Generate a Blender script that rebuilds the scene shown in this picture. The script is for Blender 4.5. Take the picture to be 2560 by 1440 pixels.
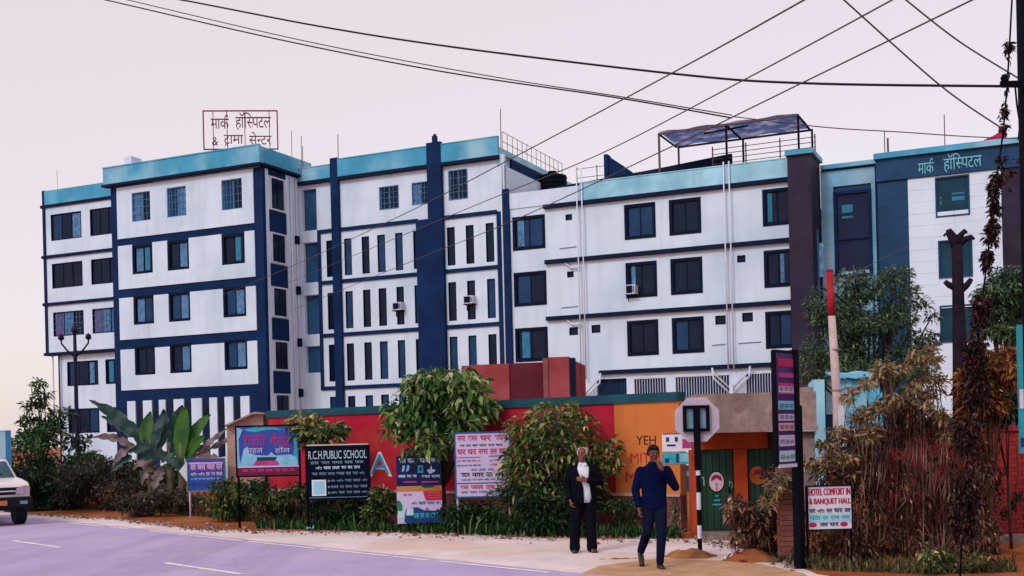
import bpy, bmesh, math, random
import numpy as np
from mathutils import Vector, Matrix, noise as mnoise

for o in list(bpy.data.objects): bpy.data.objects.remove(o)
SC = bpy.context.scene
COL = SC.collection
rad = math.radians
# ------------------------------------------------------------------ camera
FPX, HORIZ, CAM_H, ROLL = 2900.0, 1085.0, 2.0, math.atan(0.025)
cd = bpy.data.cameras.new('camera'); cam = bpy.data.objects.new('camera', cd); COL.objects.link(cam)
cd.sensor_width = 36.0; cd.lens = FPX / 2560 * 36.0
cd.shift_y = (HORIZ - 720) / 2560
cd.clip_start = 0.1; cd.clip_end = 3000
ca, sa = math.cos(ROLL), math.sin(ROLL)
cam.matrix_world = Matrix(((ca, sa, 0, 0), (0, 0, -1, 0), (-sa, ca, 0, CAM_H), (0, 0, 0, 1)))
SC.camera = cam
# ------------------------------------------------------------------ sky, sun, exposure
SUN_EL, SUN_AZ = rad(38), rad(218)       # azimuth from +Y, clockwise: behind the camera, to its left
W = bpy.data.worlds.new('World'); SC.world = W; W.use_nodes = True
nt = W.node_tree; nt.nodes.clear()
sky = nt.nodes.new('ShaderNodeTexSky'); sky.sky_type = 'NISHITA'; sky.sun_disc = False
sky.sun_elevation = SUN_EL; sky.sun_rotation = SUN_AZ; sky.air_density = 1.0; sky.dust_density = 2.0
bg1 = nt.nodes.new('ShaderNodeBackground'); bg1.inputs[1].default_value = 0.05
nt.links.new(sky.outputs[0], bg1.inputs[0])
bg2 = nt.nodes.new('ShaderNodeBackground'); bg2.inputs[1].default_value = 1.0   # even pale overcast
geo = nt.nodes.new('ShaderNodeTexCoord'); sep = nt.nodes.new('ShaderNodeSeparateXYZ')
nz = nt.nodes.new('ShaderNodeTexNoise'); nz.inputs['Scale'].default_value = 1.6; nz.inputs['Detail'].default_value = 3
mixc = nt.nodes.new('ShaderNodeMix'); mixc.data_type = 'RGBA'
mixc.inputs[6].default_value = (0.70, 0.60, 0.59, 1); mixc.inputs[7].default_value = (0.725, 0.605, 0.60, 1)
mr = nt.nodes.new('ShaderNodeMapRange'); mr.inputs[1].default_value = 0.0; mr.inputs[2].default_value = 0.5
mad = nt.nodes.new('ShaderNodeMath'); mad.operation = 'MULTIPLY_ADD'; mad.inputs[1].default_value = 0.35
nt.links.new(geo.outputs['Generated'], sep.inputs[0]); nt.links.new(geo.outputs['Generated'], nz.inputs['Vector'])
nt.links.new(nz.outputs[0], mad.inputs[0]); nt.links.new(sep.outputs[2], mad.inputs[2])
nt.links.new(mad.outputs[0], mr.inputs[0]); nt.links.new(mr.outputs[0], mixc.inputs[0])
nt.links.new(mixc.outputs[2], bg2.inputs[0])
addw = nt.nodes.new('ShaderNodeAddShader'); wo = nt.nodes.new('ShaderNodeOutputWorld')
nt.links.new(bg1.outputs[0], addw.inputs[0]); nt.links.new(bg2.outputs[0], addw.inputs[1]); nt.links.new(addw.outputs[0], wo.inputs[0])
sd = bpy.data.lights.new('sun', 'SUN'); sd.energy = 1.15; sd.angle = rad(12); sd.color = (1.0, 0.97, 0.95)
sun = bpy.data.objects.new('sun', sd); COL.objects.link(sun)
sdir = Vector((math.sin(SUN_AZ) * math.cos(SUN_EL), math.cos(SUN_AZ) * math.cos(SUN_EL), math.sin(SUN_EL)))
sun.rotation_euler = (-sdir).to_track_quat('-Z', 'Y').to_euler(); sun.location = (-20, -20, 40)
SC.view_settings.view_transform = 'Standard'; SC.view_settings.look = 'None'
SC.view_settings.exposure = 0.0; SC.view_settings.gamma = 1.0; SC.view_settings.use_curve_mapping = False
SC.cycles.max_bounces = 6; SC.cycles.diffuse_bounces = 3; SC.cycles.glossy_bounces = 2; SC.cycles.transparent_max_bounces = 8
SC.cycles.use_adaptive_sampling = True

# ------------------------------------------------------------------ helpers
def ray(px, py):
    u, w = px - 1280, HORIZ - py
    return (u * ca + w * sa) / FPX, (-u * sa + w * ca) / FPX
def P(px, py, Y):                       # a point of the photograph at depth Y
    r = ray(px, py); return Vector((r[0] * Y, Y, CAM_H + r[1] * Y))
def G(px, py):                          # a point of the photograph on the ground
    r = ray(px, py); Y = -CAM_H / r[1]; return Vector((r[0] * Y, Y, 0))

MATS = {}
def M(name, col, rough=0.85, var=0.18, scale=2.0, bump=0.0, bscale=25.0, streak=0.0, col2=None, spec=0.12, metal=0.0, stain=None, stain_amt=0.5, stain_scale=0.6):
    if name in MATS: return MATS[name]
    m = bpy.data.materials.new(name); m.use_nodes = True; MATS[name] = m
    t = m.node_tree; b = t.nodes['Principled BSDF']
    b.inputs['Roughness'].default_value = rough; b.inputs['Metallic'].default_value = metal
    b.inputs['Specular IOR Level'].default_value = spec
    tc = t.nodes.new('ShaderNodeTexCoord')
    n1 = t.nodes.new('ShaderNodeTexNoise'); n1.inputs['Scale'].default_value = scale; n1.inputs['Detail'].default_value = 6; n1.inputs['Roughness'].default_value = 0.65
    t.links.new(tc.outputs['Object'], n1.inputs['Vector'])
    mx = t.nodes.new('ShaderNodeMix'); mx.data_type = 'RGBA'
    c2 = col2 if col2 else tuple(c * (1 - var) for c in col)
    c1 = col if col2 else tuple(min(1, c * (1 + var * 0.6)) for c in col)
    mx.inputs[6].default_value = (*c1, 1); mx.inputs[7].default_value = (*c2, 1)
    r1 = t.nodes.new('ShaderNodeMapRange'); r1.inputs[1].default_value = 0.32; r1.inputs[2].default_value = 0.68
    t.links.new(n1.outputs[0], r1.inputs[0]); t.links.new(r1.outputs[0], mx.inputs[0])
    out = mx.outputs[2]
    if streak:                          # rain streaks running down
        mp = t.nodes.new('ShaderNodeMapping'); mp.inputs['Scale'].default_value = (2.2, 2.2, 0.16)
        n2 = t.nodes.new('ShaderNodeTexNoise'); n2.inputs['Scale'].default_value = 1.0; n2.inputs['Detail'].default_value = 5
        t.links.new(tc.outputs['Object'], mp.inputs['Vector']); t.links.new(mp.outputs[0], n2.inputs['Vector'])
        r2 = t.nodes.new('ShaderNodeMapRange'); r2.inputs[1].default_value = 0.5; r2.inputs[2].default_value = 0.78; r2.inputs[4].default_value = streak
        t.links.new(n2.outputs[0], r2.inputs[0])
        m2 = t.nodes.new('ShaderNodeMix'); m2.data_type = 'RGBA'; m2.inputs[7].default_value = (*(c * 0.45 for c in col), 1)
        t.links.new(r2.outputs[0], m2.inputs[0]); t.links.new(out, m2.inputs[6]); out = m2.outputs[2]
    if stain:
        n3 = t.nodes.new('ShaderNodeTexNoise'); n3.inputs['Scale'].default_value = stain_scale; n3.inputs['Detail'].default_value = 7
        t.links.new(tc.outputs['Object'], n3.inputs['Vector'])
        r3 = t.nodes.new('ShaderNodeMapRange'); r3.inputs[1].default_value = 0.48; r3.inputs[2].default_value = 0.66; r3.inputs[4].default_value = stain_amt
        t.links.new(n3.outputs[0], r3.inputs[0])
        m3 = t.nodes.new('ShaderNodeMix'); m3.data_type = 'RGBA'; m3.inputs[7].default_value = (*stain, 1)
        t.links.new(r3.outputs[0], m3.inputs[0]); t.links.new(out, m3.inputs[6]); out = m3.outputs[2]
    t.links.new(out, b.inputs['Base Color'])
    if bump:
        nb = t.nodes.new('ShaderNodeTexNoise'); nb.inputs['Scale'].default_value = bscale; nb.inputs['Detail'].default_value = 5
        t.links.new(tc.outputs['Object'], nb.inputs['Vector'])
        bp = t.nodes.new('ShaderNodeBump'); bp.inputs['Strength'].default_value = bump; bp.inputs['Distance'].default_value = 0.03
        t.links.new(nb.outputs[0], bp.inputs['Height']); t.links.new(bp.outputs[0], b.inputs['Normal'])
    return m
def leafmat(name, cols, rough=0.55, spec=0.35):
    if name in MATS: return MATS[name]
    m = bpy.data.materials.new(name); m.use_nodes = True; MATS[name] = m
    t = m.node_tree; b = t.nodes['Principled BSDF']; b.inputs['Roughness'].default_value = rough; b.inputs['Specular IOR Level'].default_value = spec
    at = t.nodes.new('ShaderNodeAttribute'); at.attribute_name = 'tint'
    cr = t.nodes.new('ShaderNodeValToRGB'); el = cr.color_ramp.elements
    while len(el) < len(cols): el.new(0.5)
    for i, c in enumerate(cols): el[i].position = i / max(1, len(cols) - 1); el[i].color = (*c, 1)
    t.links.new(at.outputs['Fac'], cr.inputs[0]); t.links.new(cr.outputs[0], b.inputs['Base Color'])
    tr = t.nodes.new('ShaderNodeBsdfTranslucent'); t.links.new(cr.outputs[0], tr.inputs[0])
    ms = t.nodes.new('ShaderNodeMixShader'); ms.inputs[0].default_value = 0.22
    t.links.new(b.outputs[0], ms.inputs[1]); t.links.new(tr.outputs[0], ms.inputs[2]); t.links.new(ms.outputs[0], t.nodes['Material Output'].inputs[0])
    return m

def root(name, label, cat, loc=(0, 0, 0), rz=0.0, group=None, kind=None):
    o = bpy.data.objects.new(name, None); COL.objects.link(o); o.empty_display_size = 0.3
    o.location = loc; o.rotation_euler = (0, 0, rz)
    o['label'] = label; o['category'] = cat
    if group: o['group'] = group
    return o
def tag(o, label, cat, group=None):
    o['label'] = label; o['category'] = cat
    if group: o['group'] = group
    return o
def link(name, me, mat, parent=None, loc=(0, 0, 0), rz=0.0, smooth=False):
    o = bpy.data.objects.new(name, me); COL.objects.link(o)
    if mat and not me.materials: me.materials.append(mat)
    o.parent = parent; o.location = loc; o.rotation_euler = (0, 0, rz)
    if smooth:
        me.polygons.foreach_set('use_smooth', [True] * len(me.polygons))
    return o
class MB:
    def __init__(s): s.v = []; s.f = []
    def quad(s, *p):
        i = len(s.v); s.v += [tuple(q) for q in p]; s.f.append(tuple(range(i, i + len(p)))); return s
    def box(s, x0, x1, y0, y1, z0, z1):
        i = len(s.v)
        s.v += [(x0,y0,z0),(x1,y0,z0),(x1,y1,z0),(x0,y1,z0),(x0,y0,z1),(x1,y0,z1),(x1,y1,z1),(x0,y1,z1)]
        for f in ((0,3,2,1),(4,5,6,7),(0,1,5,4),(1,2,6,5),(2,3,7,6),(3,0,4,7)): s.f.append(tuple(i + k for k in f))
        return s
    def prism(s, pts, y0, y1):          # outline in x,z pulled along y
        i = len(s.v); n = len(pts)
        s.v += [(x, y0, z) for x, z in pts] + [(x, y1, z) for x, z in pts]
        s.f.append(tuple(range(i, i + n))); s.f.append(tuple(range(i + 2 * n - 1, i + n - 1, -1)))
        for k in range(n):
            a, b = i + k, i + (k + 1) % n; s.f.append((b, a, a + n, b + n))
        return s
    def tube(s, pts, r, seg=8, cap=True, flat=1.0):
        pts = [Vector(p) for p in pts]; rs = r if isinstance(r, (list, tuple)) else [r] * len(pts)
        i0 = len(s.v); up = None
        for k, p in enumerate(pts):
            t = (pts[min(k + 1, len(pts) - 1)] - pts[max(k - 1, 0)])
            t = t.normalized() if t.length > 1e-9 else Vector((0, 0, 1))
            if up is None:
                up = Vector((1, 0, 0)) if abs(t.x) < 0.8 else Vector((0, 1, 0))
            a = (up - t * up.dot(t)).normalized(); b = t.cross(a); up = a
            for j in range(seg):
                an = 2 * math.pi * j / seg
                s.v.append(tuple(p + (a * math.cos(an) + b * math.sin(an) * flat) * rs[k]))
        for k in range(len(pts) - 1):
            for j in range(seg):
                a = i0 + k * seg + j; b = i0 + k * seg + (j + 1) % seg
                s.f.append((a, b, b + seg, a + seg))
        if cap:
            s.f.append(tuple(i0 + j for j in range(seg - 1, -1, -1)))
            e = i0 + (len(pts) - 1) * seg; s.f.append(tuple(e + j for j in range(seg)))
        return s
    def loft(s, rings, seg=20, cap=True):  # rings: (cx,cy,cz,rx,ry)
        i0 = len(s.v)
        for (x, y, z, rx, ry) in rings:
            for j in range(seg):
                an = 2 * math.pi * j / seg; s.v.append((x + rx * math.cos(an), y + ry * math.sin(an), z))
        for k in range(len(rings) - 1):
            for j in range(seg):
                a = i0 + k * seg + j; b = i0 + k * seg + (j + 1) % seg
                s.f.append((a, b, b + seg, a + seg))
        if cap:
            s.f.append(tuple(i0 + j for j in range(seg - 1, -1, -1)))
            e = i0 + (len(rings) - 1) * seg; s.f.append(tuple(e + j for j in range(seg)))
        return s
    def ball(s, c, r, seg=14, rings=9):
        rr = r if isinstance(r, (list, tuple)) else (r, r, r)
        L = []
        for k in range(rings):
            t = math.pi * (k + 0.5) / rings - math.pi / 2
            L.append((c[0], c[1], c[2] + rr[2] * math.sin(t), rr[0] * math.cos(t), rr[1] * math.cos(t)))
        return s.loft(L, seg)
    def holed(s, x0, x1, z0, z1, holes, y=0.0, depth=0.2):   # wall sheet with openings and their reveals
        xs = sorted({x0, x1} | {min(max(h[k], x0), x1) for h in holes for k in (0, 1)})
        zs = sorted({z0, z1} | {min(max(h[k], z0), z1) for h in holes for k in (2, 3)})
        def solid(i, j):
            if i < 0 or j < 0 or i >= len(xs) - 1 or j >= len(zs) - 1: return None
            cx, cz = (xs[i] + xs[i+1]) / 2, (zs[j] + zs[j+1]) / 2
            return not any(h[0] < cx < h[1] and h[2] < cz < h[3] for h in holes)
        for i in range(len(xs) - 1):
            for j in range(len(zs) - 1):
                if not solid(i, j): continue
                a, b, c, d = xs[i], xs[i+1], zs[j], zs[j+1]
                s.quad((a, y, c), (b, y, c), (b, y, d), (a, y, d))
                if not solid(i-1, j): s.quad((a, y + depth, c), (a, y, c), (a, y, d), (a, y + depth, d))
                if not solid(i+1, j): s.quad((b, y, c), (b, y + depth, c), (b, y + depth, d), (b, y, d))
                if not solid(i, j-1): s.quad((a, y + depth, c), (b, y + depth, c), (b, y, c), (a, y, c))
                if not solid(i, j+1): s.quad((a, y, d), (b, y, d), (b, y + depth, d), (a, y + depth, d))
        return s
    def mesh(s, name='mesh'):
        me = bpy.data.meshes.new(name); me.from_pydata(s.v, [], s.f); me.update(); return me
    def build(s, name, mat, parent=None, loc=(0, 0, 0), rz=0.0, smooth=False):
        return link(name, s.mesh(name), mat, parent, loc, rz, smooth)
def struct(o, label=None):
    o['kind'] = 'structure'
    if label: o['label'] = label
    return o
def np_mesh(name, verts, quads, tint=None):
    me = bpy.data.meshes.new(name)
    me.vertices.add(len(verts)); me.vertices.foreach_set('co', np.asarray(verts, np.float32).ravel())
    n = len(quads); k = quads.shape[1]
    me.loops.add(n * k); me.loops.foreach_set('vertex_index', np.asarray(quads, np.int32).ravel())
    me.polygons.add(n); me.polygons.foreach_set('loop_start', np.arange(0, n * k, k, dtype=np.int32))
    me.update(calc_edges=True)
    if tint is not None:
        a = me.attributes.new('tint', 'FLOAT', 'FACE'); a.data.foreach_set('value', np.asarray(tint, np.float32))
    return me
def leaves(rng, cen, size, aspect=0.45, droop=0.3, spread=0.6, jitter=0.6, outdir=None, fold=0.25):
    """cen (N,3): one folded leaf of two quads at each point"""
    n = len(cen)
    L = size * (1 + jitter * rng.uniform(-1, 1, n)); Wd = L * aspect * rng.uniform(0.75, 1.25, n)
    yaw = rng.uniform(0, 2 * np.pi, n) if outdir is None else np.arctan2(outdir[:, 1], outdir[:, 0]) + rng.normal(0, 0.7, n)
    pit = -droop + rng.normal(0, spread, n)
    ax = np.stack([np.cos(yaw) * np.cos(pit), np.sin(yaw) * np.cos(pit), np.sin(pit)], 1)
    sd_ = np.stack([-np.sin(yaw), np.cos(yaw), np.zeros(n)], 1)
    rol = rng.normal(0, 0.6, n)
    nr = np.cross(ax, sd_); sd2 = sd_ * np.cos(rol)[:, None] + nr * np.sin(rol)[:, None]; nr2 = np.cross(ax, sd2)
    b = cen; tip = cen + ax * L[:, None] - np.array([0, 0, 1]) * (L * 0.15)[:, None]
    m1 = cen + ax * (L * 0.45)[:, None]
    l = m1 + sd2 * (Wd * 0.5)[:, None] + nr2 * (Wd * fold)[:, None]; r = m1 - sd2 * (Wd * 0.5)[:, None] + nr2 * (Wd * fold)[:, None]
    V = np.stack([b, l, tip, r, m1], 1).reshape(-1, 3)
    i = np.arange(n)[:, None] * 5
    Q = np.concatenate([i + np.array([[0, 4, 2, 1]]), i + np.array([[0, 3, 2, 4]])], 1).reshape(-1, 4)
    return V, Q
def clumps(rng, clist, n):               # points through a list of ellipsoid clumps (x,y,z,rx,ry,rz), denser to the outside
    c = np.array(clist, float); w = (c[:, 3] * c[:, 4] * c[:, 5]) ** (2 / 3); w /= w.sum()
    k = rng.choice(len(c), n, p=w); u = rng.normal(0, 1, (n, 3)); u /= np.linalg.norm(u, axis=1)[:, None]
    r = rng.uniform(0, 1, n) ** 0.42
    return c[k, :3] + u * c[k, 3:6] * r[:, None], u, k
def foliage(name, mat, rng, pts, size, parent=None, tintbase=None, kind='stuff', label=None, **kw):
    V, Q = leaves(rng, pts, size, **kw)
    t = rng.beta(2, 2, len(pts)) if tintbase is None else np.clip(tintbase + rng.normal(0, 0.13, len(pts)), 0, 1)
    o = link(name, np_mesh(name, V, Q, np.repeat(t, 2)), mat, parent)
    if kind and (parent is not None or label): o['kind'] = kind
    if label: o['label'] = label
    return o

def text_mesh(body, bold=0.003):
    c = bpy.data.curves.new('lettering', 'FONT'); c.body = body; c.resolution_u = 3; c.offset = bold if bold > 0.01 else 0.0
    o = bpy.data.objects.new('lettering', c); COL.objects.link(o)
    dg = bpy.context.evaluated_depsgraph_get(); dg.update()
    m = o.evaluated_get(dg).to_mesh(); v = [tuple(x.co) for x in m.vertices]; f = [tuple(p.vertices) for p in m.polygons]
    o.evaluated_get(dg).to_mesh_clear(); bpy.data.objects.remove(o); bpy.data.curves.remove(c)
    return v, f
_TC = {}
def put_text(parent, body, x0, x1, z0, z1, y, mat, name='lettering', depth=0.0, vf=None, bold=0.003):
    """lettering fitted to a box in the parent's x,z plane, facing -y"""
    if vf is None:
        if (body, bold) not in _TC: _TC[body, bold] = text_mesh(body, bold)
        vf = _TC[body, bold]
    v, f = vf
    if not v: return None
    xs = [p[0] for p in v]; ys = [p[1] for p in v]
    ax, bx_, ay, by = min(xs), max(xs), min(ys), max(ys)
    sx = (x1 - x0) / max(1e-6, bx_ - ax); sz = (z1 - z0) / max(1e-6, by - ay)
    b = MB(); b.v = [(x0 + (p[0] - ax) * sx, y - (p[2] if len(p) > 2 else 0), z0 + (p[1] - ay) * sz) for p in v]; b.f = [tuple(q) for q in f]
    if depth:
        n = len(b.v); b.v += [(p[0], p[1] + depth, p[2]) for p in b.v]
        ed = {}
        for q in f:
            for k in range(len(q)):
                e = (q[k], q[(k + 1) % len(q)]); ed[e] = ed.get(e, 0) + 1
        for (i, j) in list(ed):
            if (j, i) not in ed: b.f.append((j, i, i + n, j + n))
        b.f += [tuple(k + n for k in reversed(q)) for q in f]
    return b.build(name, mat, parent)
def stroke(pts, w):
    """a flat stroke in the text plane"""
    v, f = [], []
    for k in range(len(pts)):
        a = Vector(pts[max(k - 1, 0)]); c = Vector(pts[min(k + 1, len(pts) - 1)]); t = (c - a).normalized(); nn = Vector((-t.y, t.x)) * w / 2
        p = Vector(pts[k]); v += [tuple(p + nn), tuple(p - nn)]
    for k in range(len(pts) - 1): f.append((2 * k, 2 * k + 1, 2 * k + 3, 2 * k + 2))
    return v, f
def deva(tokens):
    """joined Devanagari lettering; '<s' half s, '<n' half n, '^' the reph hook over the last letter, '_' the stroke below it"""
    V, F = [], []; pen = 0.0; lastw = 0.5; lay = 0
    def add(v, f, dx, dy=0.0):
        nonlocal lay
        i = len(V); lay += 1; z = 0.0015 * (lay % 3)
        V.extend([(p[0] + dx, p[1] + dy, z) for p in v]); F.extend([tuple(k + i for k in q) for q in f])
    for tk in tokens:
        if tk == ' ': pen += 0.28; continue
        if tk == '^':
            add(*stroke([(-0.02, 0.64), (0.03, 0.76), (0.12, 0.84), (0.22, 0.82), (0.25, 0.74)], 0.07), pen - 0.30); continue
        if tk == '_':
            add(*stroke([(0.0, -0.16), (0.13, 0.0), (0.26, -0.16)], 0.07), pen - lastw * 0.5 - 0.13); continue
        if tk[0] == '<':
            v, f = text_mesh({'s': '\u0938', 'n': '\u0928'}[tk[1]]); mx = max(p[0] for p in v); lim = mx * (0.76 if tk[1] == 's' else 0.62)
            bm_ = bmesh.new(); bv = [bm_.verts.new(p) for p in v]
            for q in f:
                try: bm_.faces.new([bv[k] for k in q])
                except ValueError: pass
            bmesh.ops.bisect_plane(bm_, geom=bm_.verts[:] + bm_.edges[:] + bm_.faces[:], plane_co=(lim, 0, 0), plane_no=(1, 0, 0), clear_outer=True)
            bm_.verts.index_update(); v2 = [tuple(x.co) for x in bm_.verts]; f2 = [tuple(x.index for x in fc.verts) for fc in bm_.faces]; bm_.free()
            add(v2, f2, pen); add(*stroke([(0, 0.585), (lim + 0.05, 0.585)], 0.075), pen); pen += lim - 0.03; lastw = lim; continue
        v, f = text_mesh(tk)
        if tk == '\u093f': add(v, f, pen); pen += 0.27; lastw = 0.27; continue
        if tk == '\u0947': add(v, f, pen); continue
        mx = max(p[0] for p in v); add(v, f, pen); pen += mx - 0.035; lastw = mx
    return V, F
MARK = ['\u092e', '\u093e', '\u0915', '^']
HOSP = ['\u0939', '\u0949', '\u093f', '<s', '\u092a', '\u091f', '\u0932']
TRAUMA = ['\u091f', '_', '\u093e', '\u092e', '\u093e']
CENTRE = ['\u0938', '\u0947', '<n', '\u091f', '\u0930']

# ------------------------------------------------------------------ materials
white = M('white_plaster', (0.63, 0.75, 0.92), 0.9, 0.08, 0.5, bump=0.12, bscale=60, streak=0.24, stain=(0.36, 0.52, 0.70), stain_amt=0.45, stain_scale=0.22)
navy = M('navy_paint', (0.004, 0.021, 0.085), 0.8, 0.35, 0.8, bump=0.1, bscale=50, stain=(0.006, 0.036, 0.13), stain_amt=0.5, stain_scale=0.35)
cyan = M('pale_blue_parapet_paint', (0.07, 0.35, 0.56), 0.85, 0.2, 0.55, bump=0.1, bscale=50, streak=0.25, stain=(0.32, 0.58, 0.74), stain_amt=0.8, stain_scale=0.33)
palecyan = M('weathered_pale_parapet_paint', (0.34, 0.64, 0.82), 0.85, 0.2, 0.6, bump=0.1, bscale=50, streak=0.3, stain=(0.13, 0.42, 0.56), stain_amt=0.7, stain_scale=0.3)
trimdark = M('dark_eave_paint', (0.006, 0.012, 0.045), 0.8, 0.3, 1.5)
plum = M('plum_brown_paint', (0.036, 0.026, 0.050), 0.7, 0.5, 0.35, bump=0.1, stain=(0.02, 0.02, 0.06), stain_amt=0.8, stain_scale=0.3)
glassd = M('dark_blue_glass', (0.003, 0.010, 0.038), 0.2, 0.5, 0.7, spec=0.14)
glassm = M('blue_glass', (0.006, 0.042, 0.13), 0.2, 0.4, 0.9, spec=0.16)
curt = M('teal_curtain', (0.03, 0.20, 0.34), 0.5, 0.35, 2.5, spec=0.15)
curt2 = M('pale_blue_curtain', (0.09, 0.22, 0.42), 0.6, 0.45, 4.0, spec=0.12)
curt3 = M('violet_curtain', (0.14, 0.12, 0.30), 0.6, 0.45, 4.0, spec=0.12)
frmd = M('dark_window_frame', (0.002, 0.007, 0.030), 0.6, 0.2, 2, spec=0.08)
whitemetal = M('white_painted_metal', (0.60, 0.64, 0.76), 0.5, 0.12, 3, spec=0.2)
blackmetal = M('black_painted_metal', (0.004, 0.005, 0.010), 0.7, 0.3, 6, spec=0.04)
brownmetal = M('brown_steel', (0.10, 0.045, 0.055), 0.6, 0.35, 3, spec=0.4)
concrete = M('bare_concrete', (0.30, 0.24, 0.235), 0.95, 0.35, 3.5, bump=0.5, bscale=14, streak=0.8, stain=(0.11, 0.08, 0.085), stain_amt=0.8, stain_scale=2.6)
RND = random.Random(5)

# ------------------------------------------------------------------ ground, road, apron
soil = M('red_soil', (0.30, 0.085, 0.028), 0.95, 0.4, 1.4, bump=0.6, bscale=9, stain=(0.36, 0.15, 0.06), stain_amt=0.6, stain_scale=0.9)
asphalt = M('dusty_violet_grey_asphalt', (0.43, 0.36, 0.58), 0.9, 0.12, 0.35, bump=0.25, bscale=70, stain=(0.52, 0.42, 0.55), stain_amt=0.6, stain_scale=0.5)
dust = M('pale_dusty_concrete', (0.72, 0.61, 0.63), 0.95, 0.2, 1.1, bump=0.3, bscale=30, stain=(0.62, 0.43, 0.31), stain_amt=0.55, stain_scale=0.32)
def roadmat():
    m = asphalt; t = m.node_tree; b = t.nodes['Principled BSDF']; src = b.inputs['Base Color'].links[0].from_socket
    tc = t.nodes.new('ShaderNodeTexCoord'); mp = t.nodes.new('ShaderNodeMapping'); mp.inputs['Rotation'].default_value = (0, 0, rad(42)); mp.inputs['Scale'].default_value = (1.1, 0.035, 1)
    n = t.nodes.new('ShaderNodeTexNoise'); n.inputs['Scale'].default_value = 1.0; n.inputs['Detail'].default_value = 4
    t.links.new(tc.outputs['Object'], mp.inputs[0]); t.links.new(mp.outputs[0], n.inputs['Vector'])
    r = t.nodes.new('ShaderNodeMapRange'); r.inputs[1].default_value = 0.5; r.inputs[2].default_value = 0.75; r.inputs[4].default_value = 0.6; t.links.new(n.outputs[0], r.inputs[0])
    x = t.nodes.new('ShaderNodeMix'); x.data_type = 'RGBA'; x.inputs[7].default_value = (0.27, 0.22, 0.33, 1); t.links.new(r.outputs[0], x.inputs[0]); t.links.new(src, x.inputs[6])
    v = t.nodes.new('ShaderNodeTexVoronoi'); v.feature = 'DISTANCE_TO_EDGE'; v.inputs['Scale'].default_value = 0.55
    nn = t.nodes.new('ShaderNodeTexNoise'); nn.inputs['Scale'].default_value = 1.3; va = t.nodes.new('ShaderNodeVectorMath'); va.operation = 'MULTIPLY_ADD'; va.inputs[1].default_value = (1.4, 1.4, 0)
    t.links.new(tc.outputs['Object'], nn.inputs['Vector']); t.links.new(nn.outputs['Color'], va.inputs[0]); t.links.new(tc.outputs['Object'], va.inputs[2]); t.links.new(va.outputs[0], v.inputs['Vector'])
    r2 = t.nodes.new('ShaderNodeMapRange'); r2.inputs[1].default_value = 0.004; r2.inputs[2].default_value = 0.012; r2.inputs[3].default_value = 0.16; r2.inputs[4].default_value = 0.0; t.links.new(v.outputs[0], r2.inputs[0])
    y = t.nodes.new('ShaderNodeMix'); y.data_type = 'RGBA'; y.inputs[7].default_value = (0.17, 0.13, 0.19, 1); t.links.new(r2.outputs[0], y.inputs[0]); t.links.new(x.outputs[2], y.inputs[6]); t.links.new(y.outputs[2], b.inputs['Base Color'])
roadmat()
linepaint = M('worn_white_road_paint', (0.80, 0.78, 0.80), 0.8, 0.15, 6, stain=(0.5, 0.45, 0.55), stain_amt=0.6, stain_scale=5)
b = MB()
N = 24
g0 = 700.0
for i in range(N):
    for j in range(N):
        x0, x1 = -g0 + 2 * g0 * i / N, -g0 + 2 * g0 * (i + 1) / N; y0, y1 = -60 + 1460 * j / N, -60 + 1460 * (j + 1) / N
        b.quad((x0, y0, 0), (x1, y0, 0), (x1, y1, 0), (x0, y1, 0))
struct(b.build('ground', soil), 'reddish bare soil ground reaching to the horizon')
E1 = Vector((-2.67, 19.97)); RD = Vector((-0.671, 0.742)).normalized(); RN = Vector((-RD.y, RD.x)) * -1   # RN points off the road, away from the camera
if RN.dot(Vector((0.7, 0.7))) < 0: RN = -RN
def rp(t, o_, z): p = E1 + RD * t + RN * o_; return (p.x, p.y, z)
# dusty apron between road and verge
far = [(-400, 420)] + [tuple(G(*q))[:2] for q in [(67, 1284), (180, 1290), (300, 1299), (450, 1317), (550, 1326), (700, 1328), (900, 1331), (1120, 1338), (1340, 1345), (1560, 1349), (1740, 1347), (1830, 1352), (1880, 1375), (1960, 1408), (2060, 1440), (2300, 1500)]] + [(16, 6), (30, -14)]
bm = MB(); rng0 = random.Random(2)
fine = []
for a, c in zip(far[:-1], far[1:]):
    n = 1 if a[0] < -100 else 7
    for k in range(n):
        t = k / n; fine.append((a[0] + (c[0] - a[0]) * t + (rng0.uniform(-.06, .06) if a[0] > -100 else 0), a[1] + (c[1] - a[1]) * t + (rng0.uniform(-.12, .12) if a[0] > -100 else 0)))
fine.append(far[-1])
for a, c in zip(fine[:-1], fine[1:]):
    def proj(p):
        t = (Vector(p) - E1).dot(RD); return rp(t, -0.2, 0.008)
    bm.quad(proj(a), proj(c), (c[0], c[1], 0.008), (a[0], a[1], 0.008))
struct(bm.build('roadside_apron', dust), 'pale dusty concrete apron between road and bushes')
b = MB()
for k in range(-8, 60):
    t0, t1 = k * 8, (k + 1) * 8
    b.quad(rp(t0, -7.6, 0.016), rp(t0, 0.22, 0.016), rp(t1, 0.22, 0.016), rp(t1, -7.6, 0.016))
road = struct(b.build('road', asphalt), 'violet grey asphalt road with worn white markings')
def strip(t0, t1, o0, w, name):
    b = MB(); n = max(1, int((t1 - t0) / 0.5))
    rr = random.Random(int(t0 * 7))
    for k in range(n):
        a, c = t0 + (t1 - t0) * k / n, t0 + (t1 - t0) * (k + 1) / n
        b.quad(rp(a, o0 - w / 2, 0.021), rp(a, o0 + w / 2, 0.021), rp(c, o0 + w / 2, 0.021), rp(c, o0 - w / 2, 0.021))
    return b.build(name, linepaint, road)
t = -14.0; rr = random.Random(9)
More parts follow.
